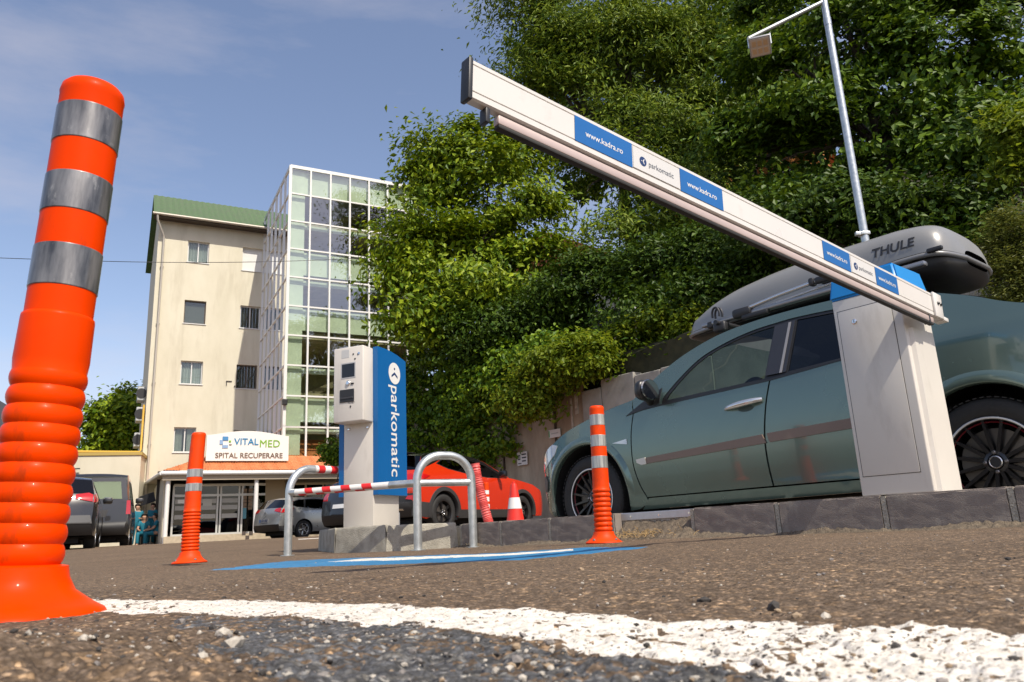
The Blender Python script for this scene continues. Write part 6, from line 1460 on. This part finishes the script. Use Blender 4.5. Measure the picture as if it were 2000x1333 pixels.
# ------------------------------------------------------------------ foliage
def leafcloud(ells, n, size, asp, seed, clump=.42, up=.6, front=.78, per=90, droop=.25):
    rs = np.random.RandomState(seed); C = np.array([e[0] for e in ells]); Rr = np.array([e[1] for e in ells])
    wgt = (Rr[:, 0]*Rr[:, 2])**.9; wgt /= wgt.sum(); nc = max(6, n//per); k = rs.choice(len(ells), nc, p=wgt)
    d = rs.normal(size=(nc, 3)); d /= np.linalg.norm(d, axis=1)[:, None]
    fl = (rs.rand(nc) < front); d[:, 1] = np.where(fl, -np.abs(d[:, 1]), d[:, 1])
    r = np.where(rs.rand(nc) < .84, .78+.26*rs.rand(nc), .25+.6*rs.rand(nc)); cc = C[k]+d*Rr[k]*r[:, None]
    cs = clump*(.55+.9*rs.rand(nc)); m = nc*per; ci = np.repeat(np.arange(nc), per)
    off = rs.normal(size=(m, 3))*np.array([.72, .72, .34]); p = cc[ci]+off*cs[ci][:, None]
    nrm = d[ci]*.70+np.array([0, 0, up])+rs.normal(size=(m, 3))*.42; nrm /= np.linalg.norm(nrm, axis=1)[:, None]
    t = rs.normal(size=(m, 3)); t[:, 2] -= droop*2; t -= nrm*(t*nrm).sum(1)[:, None]; t /= np.linalg.norm(t, axis=1)[:, None]
    b = np.cross(nrm, t); L = size*(.6+.8*rs.rand(m))[:, None]; Wd = L*asp
    v0 = p-t*L*.5; v1 = p-t*L*.08+b*Wd*.5+nrm*L*.06; v2 = p+t*L*.5-nrm*L*.10; v3 = p-t*L*.08-b*Wd*.5+nrm*L*.06
    V = np.stack([v0, v1, v2, v3], 1).reshape(-1, 3); Q = np.arange(m*4).reshape(m, 4); return V, Q, cc
def ell(lst, Y, dy=.8):
    out = []
    for e in lst:
        px, py, rx, ry = e[:4]; y = e[4] if len(e) > 4 else Y
        c = at(px, py, y); s = y/F_PX*1.04; rr = (rx*s, min(rx, ry)*s*dy, ry*s); out.append((tuple(c), rr))
    return out
L_wal = leafmat('leaf_walnut', (.050, .112, .003), (.29, .36, .014)); L_ash = leafmat('leaf_ash', (.048, .102, .008), (.26, .33, .03)); L_dark = leafmat('leaf_maple', (.022, .062, .004), (.150, .235, .012))
L_shade = leafmat('leaf_shaded', (.020, .052, .004), (.085, .140, .010)); L_ivy = leafmat('leaf_ivy', (.038, .095, .005), (.19, .28, .012)); L_bright = leafmat('leaf_bright', (.085, .145, .008), (.240, .290, .018), .4); L_thuja = leafmat('leaf_thuja', (.075, .100, .016), (.165, .175, .030), .3)  # L_shade greens are darkened to paint in the shade under the trees
M_bark = mat('bark', (.040, .030, .022), .95, col2=(.085, .068, .05), scale=12, bump=.8, bscale=40, stretch=(1, 1, .3))
def groundz(x, y):
    q = wallM().inverted() @ Vector((x, y, 0))
    return float(gz(x, y)) if q.y < .3 else 3.3+.5*q.y
def tree(name, lab, cat, ells, n, size, asp, m, seed, trunk=None, group=None, tr=.22, **kw):
    c0 = ells[0][0]; xs = sum(e[0][0] for e in ells)/len(ells); ys = sum(e[0][1] for e in ells)/len(ells)+.2; gy = groundz(xs, ys)
    base = Vector((trunk[0], trunk[1], groundz(trunk[0], trunk[1])-.2)) if trunk else Vector((xs, ys, gy-.2))
    t = thing(name, lab, cat, base, group)
    V, Q, cc = leafcloud(ells, n, size, asp, seed, **kw); mesh_np('crown', V, Q, m, parent=t)
    rs = random.Random(seed); q = MB(); zc = min(e[0][2] for e in ells); cen = Vector((xs, ys, max(gy+.5, sum(e[0][2] for e in ells)/len(ells)-.5)))
    fork = base.lerp(cen, .62); q.tube([base, base.lerp(fork, .5)+Vector((.1, 0, .0)), fork], [tr, tr*.82, tr*.65], 12)
    for e in ells:
        c = Vector(e[0]); mid = fork.lerp(c, .5)+Vector((rs.uniform(-.3, .3), rs.uniform(-.2, .2), .25)); q.tube([fork, mid, c], [tr*.5, tr*.32, tr*.12], 8)
        for _ in range(3):
            tip = c+Vector((rs.uniform(-1, 1)*e[1][0], rs.uniform(-1, .6)*e[1][1], rs.uniform(-.6, 1)*e[1][2]))*.8; q.tube([mid.lerp(c, .5), c.lerp(tip, .5)+Vector((0, 0, .1)), tip], [tr*.2, tr*.12, tr*.04], 6)
    obj('trunk', q, M_bark, t, smooth=60); return t
tree('walnut_tree', 'broad mid green tree beside the glass tower, its lower boughs hanging by the ticket machine', 'tree',
     ell([(905, 335, 105, 95, 23), (855, 400, 85, 95, 22.5), (960, 420, 150, 140, 23), (828, 520, 62, 90, 22), (890, 540, 130, 110, 22), (1010, 300, 80, 75, 24), (822, 610, 50, 52, 21.5), (1000, 560, 120, 105, 22.5), (805, 465, 40, 55, 22), (860, 640, 80, 50, 21.5)], 22), 48000, .20, .50, L_wal, 11, tr=.24, per=520, clump=.62)
tree('ash_tree', 'tall airy ash tree whose crown reaches above the tip of the boom', 'tree',
     ell([(1130, 80, 130, 95, 26), (1040, 30, 85, 60, 26), (1230, 110, 120, 115, 26), (1150, 210, 115, 85, 26), (1330, 60, 150, 120, 27), (1075, 140, 75, 50, 26), (1290, 260, 130, 110, 26), (1400, 170, 120, 130, 27), (1170, 350, 130, 100, 25), (1320, 400, 140, 110, 25), (1010, -20, 70, 50, 26), (1250, -60, 200, 80, 27), (1210, 480, 130, 80, 24)], 26), 84000, .23, .32, L_ash, 12, tr=.26, clump=.78, per=560)
tree('maple_tree', 'large dark green tree filling the upper right behind the lamp post', 'tree',
     ell([(1560, 150, 130, 130, 19), (1700, 70, 170, 120, 19), (1850, 150, 160, 150, 18), (1960, 40, 140, 130, 18), (1590, 300, 130, 120, 19), (1760, 290, 160, 120, 18.5), (1920, 300, 120, 110, 17), (1480, 300, 100, 110, 20), (1480, 60, 100, 90, 21), (1620, -60, 200, 70, 19), (1880, -70, 200, 80, 18)], 19), 40000, .20, .60, L_dark, 13, tr=.25, clump=.60, per=520)
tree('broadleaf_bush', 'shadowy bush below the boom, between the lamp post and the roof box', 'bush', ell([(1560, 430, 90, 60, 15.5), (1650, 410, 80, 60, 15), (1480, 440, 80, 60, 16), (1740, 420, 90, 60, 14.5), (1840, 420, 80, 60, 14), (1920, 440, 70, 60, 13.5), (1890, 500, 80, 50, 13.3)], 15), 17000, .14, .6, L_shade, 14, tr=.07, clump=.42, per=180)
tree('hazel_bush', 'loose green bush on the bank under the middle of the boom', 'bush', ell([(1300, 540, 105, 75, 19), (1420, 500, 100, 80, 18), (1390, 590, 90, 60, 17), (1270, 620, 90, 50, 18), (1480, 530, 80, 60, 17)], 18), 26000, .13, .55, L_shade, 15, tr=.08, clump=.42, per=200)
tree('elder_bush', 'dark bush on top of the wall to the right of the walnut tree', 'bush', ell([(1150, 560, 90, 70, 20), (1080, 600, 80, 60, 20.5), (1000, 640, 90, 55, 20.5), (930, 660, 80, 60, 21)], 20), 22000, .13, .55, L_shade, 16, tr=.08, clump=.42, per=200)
tree('sunlit_bush', 'bright yellow green bush spilling over the top of the retaining wall', 'bush', ell([(1130, 700, 58, 38, 17.3), (1075, 725, 55, 42, 17.8), (1165, 690, 34, 28, 17.3), (1035, 775, 42, 42, 18.2)], 17.5), 13000, .12, .6, L_bright, 17, tr=.035, clump=.28, trunk=tuple(wallM() @ Vector((wx(1120), .7, 0)))[:2])
tree('lilac_bush', 'small sunlit bush behind the bonnet of the green car', 'bush', ell([(1240, 660, 45, 28, 17.8), (1310, 640, 50, 38, 17.3), (1370, 640, 40, 40, 16.6)], 17), 6500, .12, .6, L_bright, 18, tr=.035, clump=.26, trunk=tuple(wallM() @ Vector((wx(1320), 1.2, 0)))[:2])
tree('acacia_tree', 'light yellow green young tree at the right edge of the picture', 'tree', ell([(1975, 260, 45, 55, 13), (1990, 340, 40, 45, 13), (2030, 290, 70, 90, 13.3)], 13), 6500, .14, .45, L_bright, 19, tr=.06, clump=.26)
tree('thuja_hedge', 'yellowish clipped conifer hedge behind the boot of the green car', 'hedge', ell([(1975, 470, 42, 70, 10.5), (1970, 560, 48, 60, 10.3), (2060, 520, 70, 120, 10.2), (1945, 520, 30, 60, 10.6), (1985, 680, 62, 90, 10.3), (1990, 820, 66, 90, 10.3), (1995, 940, 66, 80, 10.3), (2080, 760, 70, 150, 10.2)], 10.4), 66000, .06, .35, L_thuja, 20, tr=.06, clump=.2, up=1.2, droop=-.8)
tree('lime_tree', 'distant round green tree rising behind the cream annex', 'tree', ell([(232, 815, 45, 42, 46), (205, 850, 34, 34, 46), (262, 790, 30, 30, 47), (265, 850, 32, 35, 46), (185, 872, 22, 18, 46)], 46), 12000, .30, .6, L_wal, 21, tr=.3, clump=.65)
tree('box_topiary', 'small round green shrub between the hospital sign and the ticket machine', 'shrub', ell([(650, 885, 17, 26, 26.3)], 26), 2600, .11, .6, L_ivy, 22, tr=.05, clump=.2)
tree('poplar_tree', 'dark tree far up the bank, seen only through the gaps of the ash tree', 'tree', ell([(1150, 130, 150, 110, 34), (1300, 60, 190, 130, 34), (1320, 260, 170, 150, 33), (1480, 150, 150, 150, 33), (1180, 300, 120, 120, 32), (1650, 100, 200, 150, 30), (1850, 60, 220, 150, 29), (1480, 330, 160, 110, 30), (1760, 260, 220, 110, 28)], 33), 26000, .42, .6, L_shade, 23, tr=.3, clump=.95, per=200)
def ivy():
    ws = []
    for px, py, rx, ry in ((835, 760, 55, 80), (835, 880, 45, 80), (900, 720, 75, 70), (905, 820, 45, 75), (960, 760, 60, 60), (940, 880, 30, 60), (1000, 720, 60, 55), (1010, 790, 40, 50), (1070, 740, 60, 40), (1060, 690, 60, 40), (1130, 690, 60, 35), (1010, 740, 60, 50), (860, 950, 20, 40), (800, 940, 25, 60), (780, 820, 40, 90), (985, 850, 25, 40)):
        p = wallhit(px, py, .15); s = p.y/F_PX; ws.append(((p.x, p.y, p.z), (rx*s, .45, ry*s)))
    V, Q, cc = leafcloud(ws, 42000, .12, .75, 31, clump=.26, up=.35, front=.9, droop=.6)
    o = mesh_np('ivy', V, Q, L_ivy); tag(o, 'dark ivy curtain hanging down the retaining wall behind the ticket machine', 'ivy', kind='stuff')
    # ground cover over the bank
    rs = np.random.RandomState(5); M = wallM(); e = []
    for _ in range(420):
        x = rs.uniform(-10, 13); y = rs.uniform(.2, 12); p = M @ Vector((x, y, 3.45+.5*y)); e.append(((p.x, p.y, p.z), (.9, .6, .35)))
    V, Q, cc = leafcloud(e, 26000, .14, .7, 32, clump=.4, up=.8)
    tag(mesh_np('bank_undergrowth', V, Q, L_dark), 'dark undergrowth covering the bank between the trees', 'undergrowth', kind='stuff')
ivy()
def house(name, lab, px, py, Y, w_, d_, h_, zb, m, rot):
    p = at(px, py, Y); e = Vector((cos(rot), sin(rot), 0)); M = basis((p.x, p.y, zb), e, Vector((-e.y, e.x, 0)), UP); t = thing(name, lab, 'house', M)
    q = MB(); q.box((0, d_/2, h_/2), (w_, d_, h_)); obj('wall', q, m, t, world=False)
    q = MB(); q.prism([(-w_/2-.4, h_), (w_/2+.4, h_), (0, h_+w_*.3)], -d_-.4, .4, basis((0, 0, 0), (1, 0, 0), (0, 0, 1), (0, -1, 0))); obj('roof', q, M_orangetile, t, world=False)
    for x in (-w_*.28, w_*.28):
        q = MB(); q.box((x, -.03, h_*.6), (1.1, .06, 1.3)); w2 = obj('window', q, M_frame, t, world=False); q = MB(); q.box((x, -.065, h_*.6), (.92, .02, 1.12)); obj('pane', q, mat('pane_dark', (.05, .07, .09), .08), w2, world=False)
house('orange_house', 'orange walled house glimpsed through the ash tree above the boom', 1440, 300, 36, 8, 7, 6.5, 12.5, mat('orange_render', (.50, .20, .05), .9), -.5)
house('cream_house', 'pale house glimpsed through the leaves behind the walnut tree', 1075, 620, 33, 6, 6, 4.5, 7.2, mat('pale_render', (.62, .56, .46), .9), -.4)
def stake():
    a, b = at(1241, 640, 17.5), at(1240, 600, 17.5); q = MB(); q.tube([a-Vector((0, 0, .3)), b], .025, 8); tag(obj('white_stake', q, M_white, smooth=60), 'thin white stake standing on the bank above the wall', 'stake')
stake()
